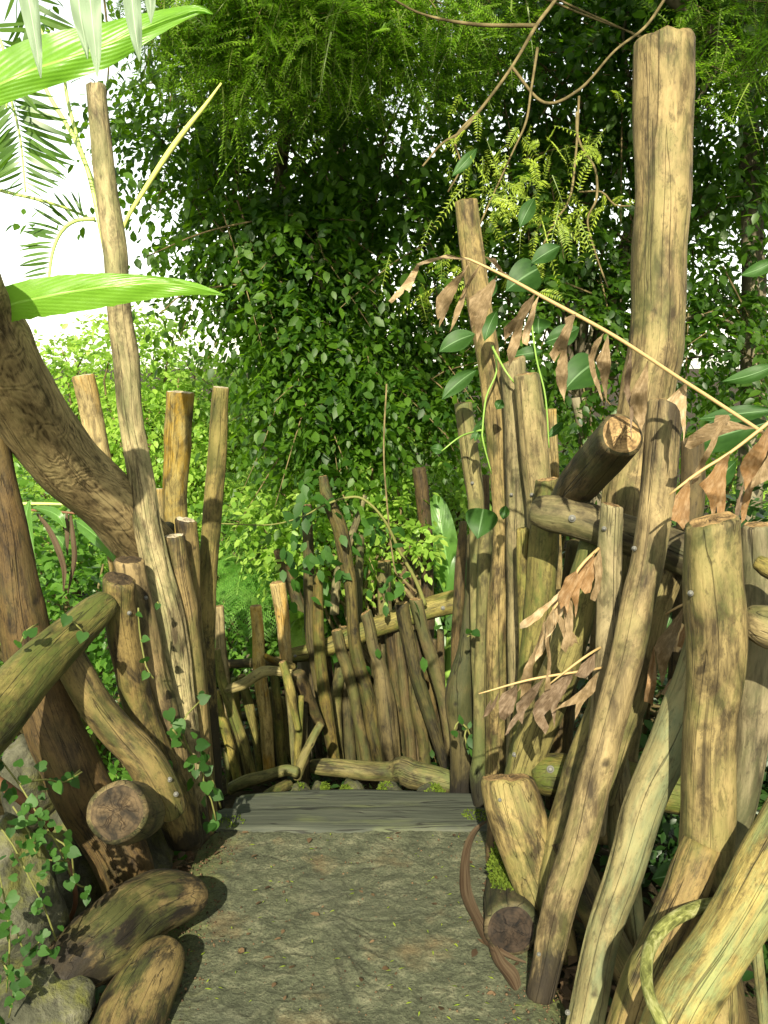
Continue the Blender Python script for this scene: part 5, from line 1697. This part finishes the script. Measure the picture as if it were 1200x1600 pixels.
for q in ([(20, -140, 1.0, 4, 4), (38, -40, .98, 15, 15), (48, 20, .97, 14, 14), (58, 80, .97, 8, 8), (64, 122, .97, 1, 1)],
          [(98, -125, 1.0, 4, 4), (118, -40, .99, 14, 14), (125, 20, .98, 13, 13), (132, 60, .98, 8, 8), (137, 92, .98, 1, 1)],
          [(128, -122, 1.0, 4, 4), (138, -30, .97, 17, 17), (144, 30, .965, 15, 15), (150, 85, .965, 8, 8), (152, 120, .965, 1, 1)],
          [(190, -120, 1.0, 4, 4), (202, -40, .98, 14, 14), (208, 20, .97, 13, 13), (214, 65, .97, 8, 8), (218, 96, .97, 1, 1)],
          [(218, -122, 1.0, 4, 4), (230, -40, .99, 11, 11), (235, 5, .985, 8, 8), (236, 36, .985, 1, 1)]):
    blade('leaflet', q, 'greyleaf', e, fold=.5, across=5, lv=RNG.random())

# palm at the far left
t = empty('palm', g0(-60, 4.8), 'palm with thin comb-like fronds and pale stalks at the upper left edge', 'palm')
def palmfrond(rach, ll, mat='palm', pairs=22, ang=1.0, droop=.6, wd=5, stalk='palestem', sides=(-1, 1)):
    pts3 = np.array([tuple(P(*q[:3])) for q in rach])
    c = catmull(np.hstack([pts3, np.full((len(pts3), 1), .01)]), .02)[:, :3]
    idx = np.linspace(2, len(c) - 2, pairs).astype(int)
    tg = norm(np.gradient(c, axis=0))[idx]
    pp = c[idx]
    view = np.array([0, 1., 0])
    sd = norm(np.cross(tg, view))
    pos, dr, nr, ln = [], [], [], []
    for sg in sides:
        pos.append(pp)
        dr.append(norm(sd * sg * math.sin(ang) + tg * math.cos(ang) + np.array([0, -.1, -.12]) + RNG.normal(size=(pairs, 3)) * .05))
        nr.append(norm(np.tile(-view, (pairs, 1)) + RNG.normal(size=(pairs, 3)) * .5))
        ln.append(ll * np.sin(np.pi * np.linspace(.25, .93, pairs)) ** .7)
    leaves('frond', np.vstack(pos), np.vstack(dr), np.vstack(nr), np.concatenate(ln), 'blade_n', mat, t)
    V, Fc, A = stem('s', [(*q[:3], wd * (1 - .6 * i / len(rach))) for i, q in enumerate(rach)], None, sides=6)
    new_obj('frond_stalk', V, Fc, M[stalk], parent=t)


ss = np.linspace(0, 1, 6)
bl_v = [(0, 0, 0)]
for s in ss[1:-1]:
    wv = .042 * math.sin(math.pi * min(1, .2 + .75 * s)) + .006
    bl_v += [(-wv, s, .02 - .25 * s * s), (wv, s, .02 - .25 * s * s)]
bl_v.append((0, 1, -.24))
bl_f = [(0, 2, 1)] + [(1 + 2 * i, 2 + 2 * i, 4 + 2 * i, 3 + 2 * i) for i in range(3)] + [(7, 8, 9)]
TEMPL['blade_n'] = (np.array(bl_v), bl_f)
palmfrond([(5, 120, 4.2), (20, 165, 4.2), (32, 220, 4.2), (40, 300, 4.2)], .24, pairs=20, ang=1.15)
palmfrond([(148, 342, 4.4), (118, 345, 4.4), (96, 362, 4.4), (82, 395, 4.4), (76, 440, 4.4), (74, 470, 4.4)], .17, 'palm', 26, 1.35, sides=(-1,), wd=7)
palmfrond([(-40, 280, 4.3), (0, 297, 4.3), (60, 312, 4.3), (110, 328, 4.4), (150, 346, 4.5)], .02, pairs=4, wd=7)
palmfrond([(190, 420, 4.4), (150, 300, 4.6), (118, 220, 4.7), (72, 140, 4.8), (40, 60, 4.8)], .02, pairs=4, wd=10)
palmfrond([(170, 420, 4.4), (142, 285, 4.5), (122, 220, 4.5), (103, 140, 4.5), (100, 60, 4.5)], .02, pairs=4, wd=8)
palmfrond([(-30, 30, 4.0), (0, 62, 4.0), (12, 120, 4.0), (10, 170, 4.0)], .2, pairs=10, ang=.9)
palmfrond([(20, -40, 4.2), (40, 0, 4.2), (70, 60, 4.2), (90, 120, 4.2)], .2, 'palm', 12, ang=.8)
V, Fc, A = wtube([(*g0(-60, 4.8), .07), (*P(-70, 500, 4.6), .06), (*P(-50, 270, 4.3), .04)], 12, .05)
new_obj('trunk', V, Fc, M['bark'], parent=t)
# broad-leaved creeper bits in the palm
e = empty('yellow_stalk', P(190, 356, 3.6), 'yellow-green jointed stalk slanting up right of the tallest left pole', 'stalk')
V, Fc, A = stem('s', [(178, 420, 3.5, 5), (194, 352, 3.5, 6), (230, 290, 3.5, 8), (268, 232, 3.5, 9), (295, 196, 3.5, 8), (320, 165, 3.5, 6), (346, 130, 3.5, 3)], None, sides=10, lump=.05)
new_obj('stalk', V, Fc, M['yellowstem'], parent=e)

# loose leafy twigs against the sky
t = empty('hanging_twig', P(260, 40, 5.2), 'sparse leafy twigs dangling against the white sky at the upper left', 'twig')
pts = []
for cx, cy, rx, ry, k in ((180, 150, 60, 60, 50), (240, 80, 60, 50, 70), (255, 480, 20, 20, 7), (240, 390, 40, 18, 16), (210, 300, 30, 30, 10), (60, 350, 40, 14, 10), (130, 190, 30, 30, 20), (345, 530, 25, 40, 22), (110, 30, 80, 40, 40), (200, 20, 80, 30, 50)):
    for i in range(k):
        pts.append(tuple(P(cx + random.uniform(-rx, rx), cy + random.uniform(-ry, ry), random.uniform(5.2, 5.8))))
pts = np.array(pts)
n = len(pts)
leaves('leaves', pts, RNG.normal(size=(n, 3)) + np.array([.2, 0, -.7]), norm(RNG.normal(size=(n, 3)) * .5 + np.array([0, -.4, 1])), RNG.uniform(.05, .085, n), 'ovate', 'ficus', t)
parts = [stem('s', q, None, sides=5) for q in ([(160, -30, 5.5, 4), (170, 90, 5.5, 3), (160, 200, 5.5, 2)], [(260, -30, 5.5, 4), (240, 60, 5.5, 3), (220, 130, 5.5, 2)], [(480, 330, 5.9, 4), (330, 360, 5.7, 3), (230, 400, 5.5, 2)], [(420, 440, 5.9, 4), (300, 455, 5.6, 3), (250, 490, 5.5, 2)])]
V, Fc, A = join(parts)
new_obj('twigs', V, Fc, M['twig'], parent=t)

# ginger plant under the beam
t = empty('ginger_plant', g0(80, 3.9), 'plant with long strap leaves and withered brown blades below the curved beam', 'plant')
bl = [([(46, 783, 3.4, 2, 2), (40, 810, 3.35, 10, 10), (42, 850, 3.3, 11, 11), (47, 890, 3.3, 8, 6), (49, 925, 3.3, 1, 1)], 'blade_in', .9),
      ([(52, 793, 3.5, 2, 2), (72, 797, 3.45, 7, 7), (90, 806, 3.4, 9, 9), (103, 825, 3.4, 1, 1)], 'blade_in', .7),
      ([(114, 812, 3.5, 2, 4), (130, 822, 3.45, 8, 10), (155, 842, 3.4, 11, 12), (172, 862, 3.4, 8, 8), (180, 880, 3.4, 1, 1)], 'blade_in', .4),
      ([(126, 800, 3.6, 2, 2), (145, 812, 3.55, 7, 6), (165, 838, 3.5, 6, 6), (179, 862, 3.5, 1, 1)], 'blade_in', .8),
      ([(70, 770, 3.7, 2, 2), (95, 765, 3.7, 12, 12), (120, 780, 3.7, 12, 12), (150, 800, 3.7, 2, 2)], 'blade_in', .2),
      ([(72, 820, 3.7, 2, 2), (90, 840, 3.7, 10, 10), (108, 865, 3.7, 1, 1)], 'blade_in', .2),
      ([(58, 803, 3.45, 2, 2), (75, 825, 3.4, 4, 4), (90, 856, 3.35, 5, 5), (100, 890, 3.35, 4, 4), (99, 924, 3.35, 1, 1)], 'stalk', .5),
      ([(110, 805, 3.45, 2, 2), (114, 840, 3.4, 4, 4), (116, 875, 3.4, 4, 4), (106, 927, 3.4, 1, 1)], 'stalk', .5),
      ([(104, 803, 3.5, 2, 2), (105, 830, 3.45, 4, 4), (105, 868, 3.45, 1, 1)], 'stalk', .5)]
for q, m_, lv in bl:
    blade('leaf' if m_ != 'stalk' else 'withered_blade', q, m_, t, lv=lv, across=7)
stem_obj('stem', [(20, 787, 3.6, 5), (60, 787, 3.6, 5), (104, 788, 3.6, 4)], 'palestem', t)
stem_obj('stem', [(20, 796, 3.5, 4), (70, 798, 3.5, 4), (130, 803, 3.5, 4)], 'brownstem', t)
V, Fc, A = wtube([(*g0(60, 3.9), .02), (*P(24, 790, 3.55), .012)], 8, .04)
new_obj('stem', V, Fc, M['greenstem'], parent=t)

# withered fishtail fronds at the right
G_D = 'withered brown fronds at the right'
t = empty('dead_frond', P(1240, 708, 2.15), 'withered fishtail frond arching across the upper right with hanging brown leaflets', 'dead frond', G_D)
stem_obj('frond_stalk', [(725, 404, 2.16, 3), (735, 406, 2.16, 4), (790, 432, 2.15, 5), (850, 465, 2.15, 6), (960, 525, 2.15, 6), (1060, 590, 2.15, 6), (1110, 622, 2.15, 6), (1180, 668, 2.15, 6), (1260, 722, 2.15, 6)], 'straw', t, sides=10, lump=.02)
for poly, m_, lb in (
        ([(735, 406), (700, 397), (672, 404), (652, 412), (634, 438), (607, 470), (612, 474), (630, 458), (632, 452), (640, 456), (650, 432), (655, 416), (690, 405)], 'dead_pale', 'pale bleached leaflet at the tip of the frond'),
        ([(735, 408), (722, 424), (700, 444), (682, 465), (681, 488), (684, 500), (688, 496), (686, 512), (694, 498), (706, 472), (716, 446)], 'dead', None),
        ([(752, 412), (738, 428), (724, 452), (712, 480), (702, 520), (712, 504), (724, 478), (730, 452), (746, 424)], 'dead', None),
        ([(777, 430), (756, 450), (733, 465), (732, 485), (737, 512), (742, 508), (745, 536), (752, 518), (760, 496), (768, 470)], 'dead', None),
        ([(803, 437), (785, 424), (775, 404), (757, 401), (770, 412), (784, 430)], 'dead', None),
        ([(836, 458), (815, 478), (808, 492), (787, 512), (788, 532), (800, 520), (808, 508), (800, 524), (792, 548), (795, 570), (793, 578), (802, 562), (812, 540), (818, 502), (832, 478)], 'dead', None),
        ([(843, 460), (832, 476), (824, 500), (816, 522), (816, 536), (824, 540), (829, 518), (836, 492)], 'dead_pale', None),
        ([(900, 490), (882, 497), (884, 506), (870, 530), (858, 553), (866, 566), (876, 550), (868, 578), (870, 600), (882, 628), (887, 590), (886, 544), (892, 520)], 'dead', None),
        ([(945, 518), (928, 535), (919, 556), (924, 586), (942, 628), (938, 604), (931, 580), (928, 562), (936, 540)], 'dead', None),
        ([(950, 522), (940, 548), (931, 563), (938, 586), (943, 610), (948, 632), (950, 600), (955, 566)], 'dead', None),
        ([(986, 546), (978, 575), (974, 610), (984, 640), (986, 688), (990, 640), (984, 606), (988, 576)], 'dead_dark', None),
        ([(1013, 562), (1000, 588), (986, 612), (984, 630), (992, 652), (1003, 674), (1010, 645), (1012, 600)], 'dead', None),
        ([(1073, 597), (1058, 610), (1042, 625), (1056, 632), (1062, 642), (1066, 668), (1069, 694), (1072, 650)], 'dead_pale', None),
        ([(1138, 648), (1118, 649), (1110, 690), (1098, 714), (1086, 736), (1080, 758), (1090, 752), (1102, 724), (1116, 700), (1126, 676), (1142, 654)], 'dead', None),
        ([(1180, 670), (1140, 657), (1104, 662), (1076, 682), (1070, 698), (1078, 702), (1112, 686), (1150, 672)], 'dead', None),
        ([(1216, 694), (1195, 706), (1182, 730), (1180, 742), (1200, 735), (1230, 706)], 'dead', None)):
    o = scrap('leaflet', poly, 2.14, m_, t)
    if lb:
        o['label'] = lb
t = empty('dead_frond', P(1250, 620, 2.1), 'rusty withered frond low at the right edge, its leaflets hanging over the heavy rail', 'dead frond', G_D)
stem_obj('frond_stalk', [(1046, 773, 2.1, 3), (1078, 748, 2.1, 5), (1107, 728, 2.1, 5), (1141, 707, 2.1, 5), (1200, 661, 2.1, 6), (1260, 610, 2.1, 6)], 'straw', t, sides=10, lump=.02)
for poly, m_ in (
        ([(1141, 707), (1122, 722), (1110, 740), (1092, 757), (1100, 766), (1108, 782), (1114, 812), (1116, 812), (1120, 790), (1122, 812), (1132, 814), (1134, 780), (1134, 745)], 'dead_orange'),
        ([(1078, 748), (1066, 762), (1055, 775), (1048, 812), (1058, 816), (1074, 836), (1078, 800)], 'dead_orange'),
        ([(1203, 662), (1185, 690), (1162, 715), (1156, 731), (1162, 750), (1164, 768), (1158, 792), (1158, 818), (1164, 812), (1174, 775), (1184, 740), (1202, 700)], 'dead_orange'),
        ([(1215, 650), (1198, 716), (1176, 748), (1172, 764), (1210, 745)], 'dead'),
        ([(1162, 750), (1150, 790), (1145, 820), (1152, 812), (1160, 786)], 'dead_dark')):
    scrap('leaflet', poly, 2.08, m_, t)
t = empty('dead_frond', P(942, 850, 2.44), 'bleached torn frond hanging from behind the narrow bolted post', 'dead frond', G_D)
stem_obj('frond_stalk', [(955, 842, 2.58, 5), (930, 862, 2.46, 5), (905, 888, 2.44, 5), (880, 930, 2.44, 4), (858, 962, 2.44, 3)], 'straw', t, sides=8, lump=.02)
for poly, m_ in (
        ([(898, 898), (876, 922), (861, 938), (836, 956), (812, 974), (812, 983), (824, 980), (842, 968), (861, 946), (880, 930)], 'dead_pale'),
        ([(898, 898), (880, 918), (861, 938), (863, 956), (868, 980), (860, 992), (850, 1000), (866, 982), (878, 962), (888, 940), (896, 920)], 'dead_pale'),
        ([(930, 862), (912, 880), (896, 905), (890, 928), (898, 948), (899, 966), (903, 946), (906, 920), (914, 908), (926, 890)], 'dead_orange'),
        ([(934, 866), (920, 882), (906, 918), (914, 928), (922, 926), (928, 905), (940, 880)], 'dead_orange'),
        ([(876, 962), (872, 972), (880, 996), (892, 1012), (898, 1004), (903, 1006), (900, 994), (886, 972)], 'dead'),
        ([(852, 960), (846, 985), (838, 1008), (818, 1046), (808, 1082), (814, 1076), (812, 1092), (822, 1082), (830, 1082), (832, 1050), (840, 1010), (848, 990)], 'dead'),
        ([(855, 960), (852, 1000), (856, 1030), (851, 1080), (860, 1076), (861, 1030), (858, 1000)], 'dead'),
        ([(905, 888), (884, 902), (872, 930), (876, 952), (882, 946), (886, 960), (892, 934), (902, 912)], 'dead_orange'),
        ([(886, 924), (880, 950), (884, 986), (876, 1012), (884, 1020), (894, 1002), (896, 962), (893, 936)], 'dead'),
        ([(866, 950), (848, 976), (842, 1004), (826, 1030), (836, 1034), (848, 1022), (858, 998), (870, 968)], 'dead_pale'),
        ([(938, 856), (928, 880), (930, 906), (922, 936), (930, 940), (938, 920), (942, 890)], 'dead')):
    scrap('leaflet', poly, 2.43, m_, t)
t = empty('dead_frond', P(930, 1040, 2.42), 'dark shrivelled frond spread level in front of the middle row of poles', 'dead frond', G_D)
stem_obj('frond_stalk', [(950, 1040, 2.52, 4), (927, 1046, 2.44, 4), (832, 1061, 2.42, 4), (748, 1084, 2.42, 2)], 'straw', t, sides=8, lump=.02)
stem_obj('frond_stalk', [(950, 1006, 2.52, 4), (927, 1018, 2.44, 4), (898, 1038, 2.42, 4), (857, 1070, 2.42, 2)], 'straw', t, sides=8, lump=.02)
for poly, m_ in (
        ([(808, 1070), (784, 1084), (779, 1096), (780, 1122), (788, 1126), (796, 1118), (802, 1112), (808, 1086)], 'dead_dark'),
        ([(850, 1060), (826, 1078), (806, 1100), (808, 1114), (796, 1130), (788, 1150), (794, 1146), (810, 1124), (816, 1132), (820, 1112), (836, 1090)], 'dead_dark'),
        ([(896, 1044), (860, 1070), (836, 1098), (832, 1112), (836, 1126), (852, 1148), (858, 1136), (850, 1118), (860, 1108), (866, 1138), (870, 1104), (884, 1080), (894, 1060)], 'dead_dark'),
        ([(780, 1080), (768, 1100), (756, 1120), (762, 1118), (774, 1104)], 'dead_dark'),
        ([(930, 1020), (908, 1038), (898, 1056), (914, 1060), (930, 1044)], 'dead_dark'),
        ([(934, 1050), (908, 1078), (880, 1098), (862, 1112), (884, 1104), (900, 1100), (898, 1126), (912, 1098), (930, 1080)], 'dead'),
        ([(768, 1092), (758, 1108), (752, 1126), (764, 1112)], 'dead_dark')):
    scrap('leaflet', poly, 2.41, m_, t)
t = empty('dead_frond', P(1076, 945, 2.4), 'brown curled frond in the gap between the longest crossing pole and the broad front post', 'dead frond', G_D)
stem_obj('frond_stalk', [(1090, 935, 2.42, 4), (1060, 948, 2.4, 4), (1040, 960, 2.42, 3)], 'straw', t, sides=8, lump=.02)
for poly, m_ in (
        ([(1070, 946), (1050, 972), (1028, 998), (1022, 1012), (1028, 1040), (1034, 1072), (1038, 1062), (1044, 1036), (1052, 1012), (1064, 980)], 'dead'),
        ([(1022, 1008), (1012, 1050), (1006, 1096), (1014, 1098), (1020, 1104), (1026, 1060)], 'dead_orange'),
        ([(1068, 1046), (1046, 1062), (1032, 1084), (1040, 1088), (1060, 1070)], 'dead'),
        ([(1074, 965), (1062, 990), (1058, 1010), (1072, 1016)], 'dead_orange')):
    scrap('leaflet', poly, 2.41, m_, t)

# climbing vine with big soft leaves on the right poles
t = empty('climbing_vine', P(770, 640, 3.2), 'climbing vine with broad dull green leaves among the middle right poles', 'vine')
for q in ([(770, 540, 3.2, 3), (776, 580, 3.2, 3), (760, 620, 3.2, 3), (754, 670, 3.2, 3), (755, 690, 3.2, 3), (768, 740, 3.22, 2)], [(768, 540, 3.2, 4), (790, 580, 3.1, 3), (805, 600, 3.1, 3)],
          [(830, 500, 3.3, 3), (838, 560, 3.3, 3), (852, 620, 3.3, 3), (858, 700, 3.3, 2)], [(690, 705, 3.3, 2), (720, 682, 3.3, 3), (752, 672, 3.2, 3)]):
    stem_obj('stem', q, 'greenstem', t, sides=6)


def vleaf(par, a, tip, hw, Y, mat='vine', lv=.5, heart=False, name='leaf', across=7):
    (x0, y0), (x1, y1) = a, tip
    if heart:
        prof = ((0, .3), (.06, .75), (.2, 1.0), (.4, .98), (.62, .75), (.82, .38), (.94, .12), (1, .02))
    else:
        prof = ((0, .06), (.12, .5), (.3, .92), (.5, 1), (.7, .8), (.86, .42), (.95, .15), (1, .02))
    b = random.uniform(-.1, .1)
    L = math.hypot(x1 - x0, y1 - y0)
    nx, ny = (y1 - y0) / L, -(x1 - x0) / L
    pts = [(x0 + (x1 - x0) * s + nx * b * L * s * (1 - s) * 2, y0 + (y1 - y0) * s + ny * b * L * s * (1 - s) * 2, Y + .02 * math.sin(s * 3), hw * w_, hw * w_) for s, w_ in prof]
    return blade(name, pts, mat, par, fold=random.uniform(.15, .4), across=across, lv=lv, step=5)


for a, tip, hw, Y, lv, ht in (((742, 522), (686, 550), 16, 3.1, .5, 0), ((776, 486), (757, 533), 11, 3.1, .4, 0), ((744, 578), (690, 625), 13, 3.2, .5, 0), ((755, 795), (746, 842), 25, 3.0, .4, 1),
                              ((930, 566), (880, 612), 27, 3.0, .3, 1), ((842, 497), (842, 522), 20, 3.3, .2, 1), ((848, 548), (800, 556), 11, 3.3, .3, 0), ((835, 310), (812, 356), 12, 3.6, .4, 0),
                              ((875, 384), (830, 412), 14, 3.6, .3, 0), ((840, 420), (790, 455), 26, 3.6, .1, 1), ((905, 512), (850, 535), 17, 3.4, .3, 0), ((693, 705), (672, 700), 8, 3.3, .5, 0),
                              ((752, 664), (742, 690), 6, 3.2, .6, 0), ((760, 650), (735, 688), 6, 3.3, .4, 0), ((880, 660), (855, 684), 7, 3.3, .6, 0), ((745, 232), (706, 276), 9, 3.8, .9, 0), ((790, 790), (786, 812), 8, 3.05, .5, 0),
                              ((785, 625), (776, 640), 8, 3.1, .2, 0), ((770, 432), (752, 470), 13, 3.6, .1, 0)):
    vleaf(t, a, tip, hw, Y, lv=lv, heart=bool(ht))
t = empty('shrubby_plant', g0(1230, 3.2), 'plant with pointed green leaves poking in at the right edge', 'plant')
for a, tip, hw, Y, lv in (((1215, 568), (1128, 596), 12, 2.6, .7), ((1215, 404), (1156, 430), 11, 3.0, .9), ((1210, 640), (1090, 655), 13, 2.7, .2), ((1200, 660), (1060, 700), 26, 2.75, .1), ((1060, 905), (1036, 925), 22, 2.7, .3), ((1062, 930), (1040, 985), 14, 2.7, .2), ((1150, 720), (1105, 770), 16, 2.75, .1),
                          ((1075, 1368), (1018, 1374), 24, 2.4, .2), ((1160, 1350), (1210, 1330), 18, 2.3, .2), ((1150, 1385), (1195, 1375), 20, 2.3, .1)):
    vleaf(t, a, tip, hw, Y, 'vine', lv)
for q in ([(1155, 1345, 2.4, 5), (1175, 1300, 2.4, 5), (1215, 1240, 2.4, 5)], [(1140, 1380, 2.4, 4), (1170, 1320, 2.4, 4), (1220, 1290, 2.4, 4)]):
    stem_obj('stem', q, 'greenstem', t, sides=7)

# yellow climbing stem on the far fence
t = empty('climbing_vine', P(662, 940, 5.0), 'yellow-green climbing stem arching over the far fence', 'vine')
stem_obj('stem', [(664, 945, 5.0, 7), (650, 908, 4.98, 6), (625, 862, 4.95, 5), (600, 812, 4.9, 4), (568, 780, 4.9, 4), (540, 778, 4.9, 4), (505, 790, 4.9, 3), (470, 808, 4.9, 2), (420, 820, 4.9, 2), (345, 818, 4.9, 2)], 'olivestem', t, sides=8)
stem_obj('stem', [(650, 925, 5.0, 4), (630, 905, 5.0, 4), (615, 880, 5.0, 3), (600, 720, 5.1, 3), (604, 600, 5.2, 3)], 'twig', t, sides=6)
pts = np.array([tuple(P(x + random.uniform(-30, 30), y + random.uniform(-26, 26), random.uniform(4.75, 5.05))) for x, y, k in ((480, 830, 14), (560, 815, 12), (500, 770, 16), (600, 905, 7), (690, 985, 4), (625, 920, 8), (640, 1015, 3), (520, 870, 8), (600, 830, 10), (560, 1030, 3), (470, 880, 12), (480, 925, 6)) for _ in range(k)])
n = len(pts)
leaves('leaves', pts, RNG.normal(size=(n, 3)) * .6 + np.array([0, -.3, -.8]), norm(RNG.normal(size=(n, 3)) * .5 + np.array([0, -.8, .6])), RNG.uniform(.055, .10, n), 'ovate', 'vine_small', t)

# creepers
def creeper(label, paths, Y, step, size, mat='ivy', templ='heart', jit=.02, name='creeper'):
    t = None
    pos = []
    stems = []
    for path in paths:
        pts = [(x, y, (path[0][2] if len(path[0]) > 2 else Y) if len(q) < 3 else q[2], 3) for q in path for x, y in [q[:2]]]
        if t is None:
            t = empty(name, P(*pts[0][:3]), label, 'creeper')
        stems.append(stem('s', pts, None, sides=5, step=.03))
        for a, b in zip(pts, pts[1:]):
            L = math.hypot(a[0] - b[0], a[1] - b[1])
            m = max(1, int(L / step))
            for i in range(m):
                s = (i + random.random()) / m
                p = P(a[0] + (b[0] - a[0]) * s, a[1] + (b[1] - a[1]) * s, a[2] + (b[2] - a[2]) * s - .012)
                pos.append((p.x + random.gauss(0, jit), p.y - abs(random.gauss(0, jit)), p.z + random.gauss(0, jit)))
    pos = np.array(pos)
    n = len(pos)
    leaves('leaves', pos, norm(RNG.normal(size=(n, 3)) * .6 + np.array([0, -.35, -.45])), norm(RNG.normal(size=(n, 3)) * .35 + np.array([.1, -.75, .55])), size * RNG.uniform(.6, 1.25, n), templ, mat, t)
    for V, Fc, A in stems:
        new_obj('stem', V, Fc, M['olivestem'], parent=t)
    return t


creeper('green heart-leaved creeper trailing over the boulder at the lower left edge',
        [[(-5, 1180, 2.1), (30, 1225, 2.1), (60, 1275, 2.08), (90, 1320, 2.1), (112, 1370, 2.15)], [(-10, 1280, 2.0), (20, 1320, 2.0), (45, 1370, 2.0), (70, 1420, 2.02), (88, 1470, 2.05)],
         [(-5, 1350, 1.95), (10, 1420, 1.95), (15, 1480, 1.95), (10, 1550, 1.95)], [(60, 1290, 2.08), (85, 1310, 2.1), (110, 1330, 2.1), (118, 1380, 2.15), (140, 1386, 2.2)],
         [(30, 1225, 2.1), (70, 1218, 2.2), (100, 1222, 2.3), (128, 1206, 2.35)], [(-8, 1420, 1.95), (25, 1450, 1.97), (40, 1490, 1.98), (75, 1455, 2.0)], [(20, 1260, 2.05), (45, 1300, 2.05), (60, 1340, 2.05), (108, 1345, 2.1)],
         [(2, 1500, 1.93), (22, 1540, 1.93), (14, 1590, 1.93)]], 2.0, 8.5, .0245)
creeper('small-leaved creeper climbing the foot of the left bunch beside the planks',
        [[(345, 1262, 2.95), (330, 1215, 2.9), (300, 1180, 2.85), (285, 1130, 2.8), (318, 1090, 2.9)], [(338, 1285, 2.9), (330, 1250, 2.88), (318, 1220, 2.86), (316, 1165, 2.85)], [(290, 1170, 2.8), (278, 1150, 2.75), (270, 1140, 2.72)]], 2.9, 10, .036, templ='heart', jit=.02)
creeper('thin creeper with tiny leaves running up the edge of the thick brown pole',
        [[(240, 1060, 2.66), (228, 1040, 2.66), (218, 985, 2.66), (216, 950, 2.64)], [(250, 950, 2.8), (246, 940, 2.8)]], 2.66, 20, .028, jit=.004)
creeper('few creeper leaves on the left handrail and the leaning trunk',
        [[(30, 1010, 2.3), (42, 985, 2.3), (60, 975, 2.35)], [(108, 965, 2.45), (128, 985, 2.45)], [(85, 1225, 2.5), (110, 1215, 2.5), (125, 1203, 2.5)]], 2.4, 11, .034, jit=.008)
creeper('leafy sprig on the dark side of the knobbly post',
        [[(738, 1160, 3.45), (730, 1138, 3.42), (716, 1128, 3.42), (710, 1140, 3.4)], [(730, 1138, 3.42), (726, 1150, 3.4), (732, 1170, 3.4)], [(742, 985, 3.35), (736, 990, 3.35), (730, 995, 3.34)]], 3.4, 7, .045, jit=.006, templ='ovate')
# dark root-like vines at the lower left
t = empty('root', P(110, 1440, 2.4), 'thin dark root hanging between the boulder and the bent log at lower left', 'root')
stem_obj('stem', [(100, 1330, 2.45, 8), (113, 1370, 2.42, 9), (118, 1410, 2.42, 8), (106, 1440, 2.42, 7), (92, 1440, 2.42, 6), (88, 1410, 2.44, 5)], 'brownstem', t)
o = stem_obj('root', [(-20, 1210, 2.3, 16), (10, 1230, 2.32, 17), (40, 1254, 2.34, 16), (66, 1276, 2.36, 14), (80, 1296, 2.4, 10)], 'brownstem', None, lump=.06, sides=12)
tag(o, 'reddish-brown root slanting over the pale rock at the left edge', 'root')

for o in list(bpy.data.objects):
    if '_o' in o:
        del o['_o']
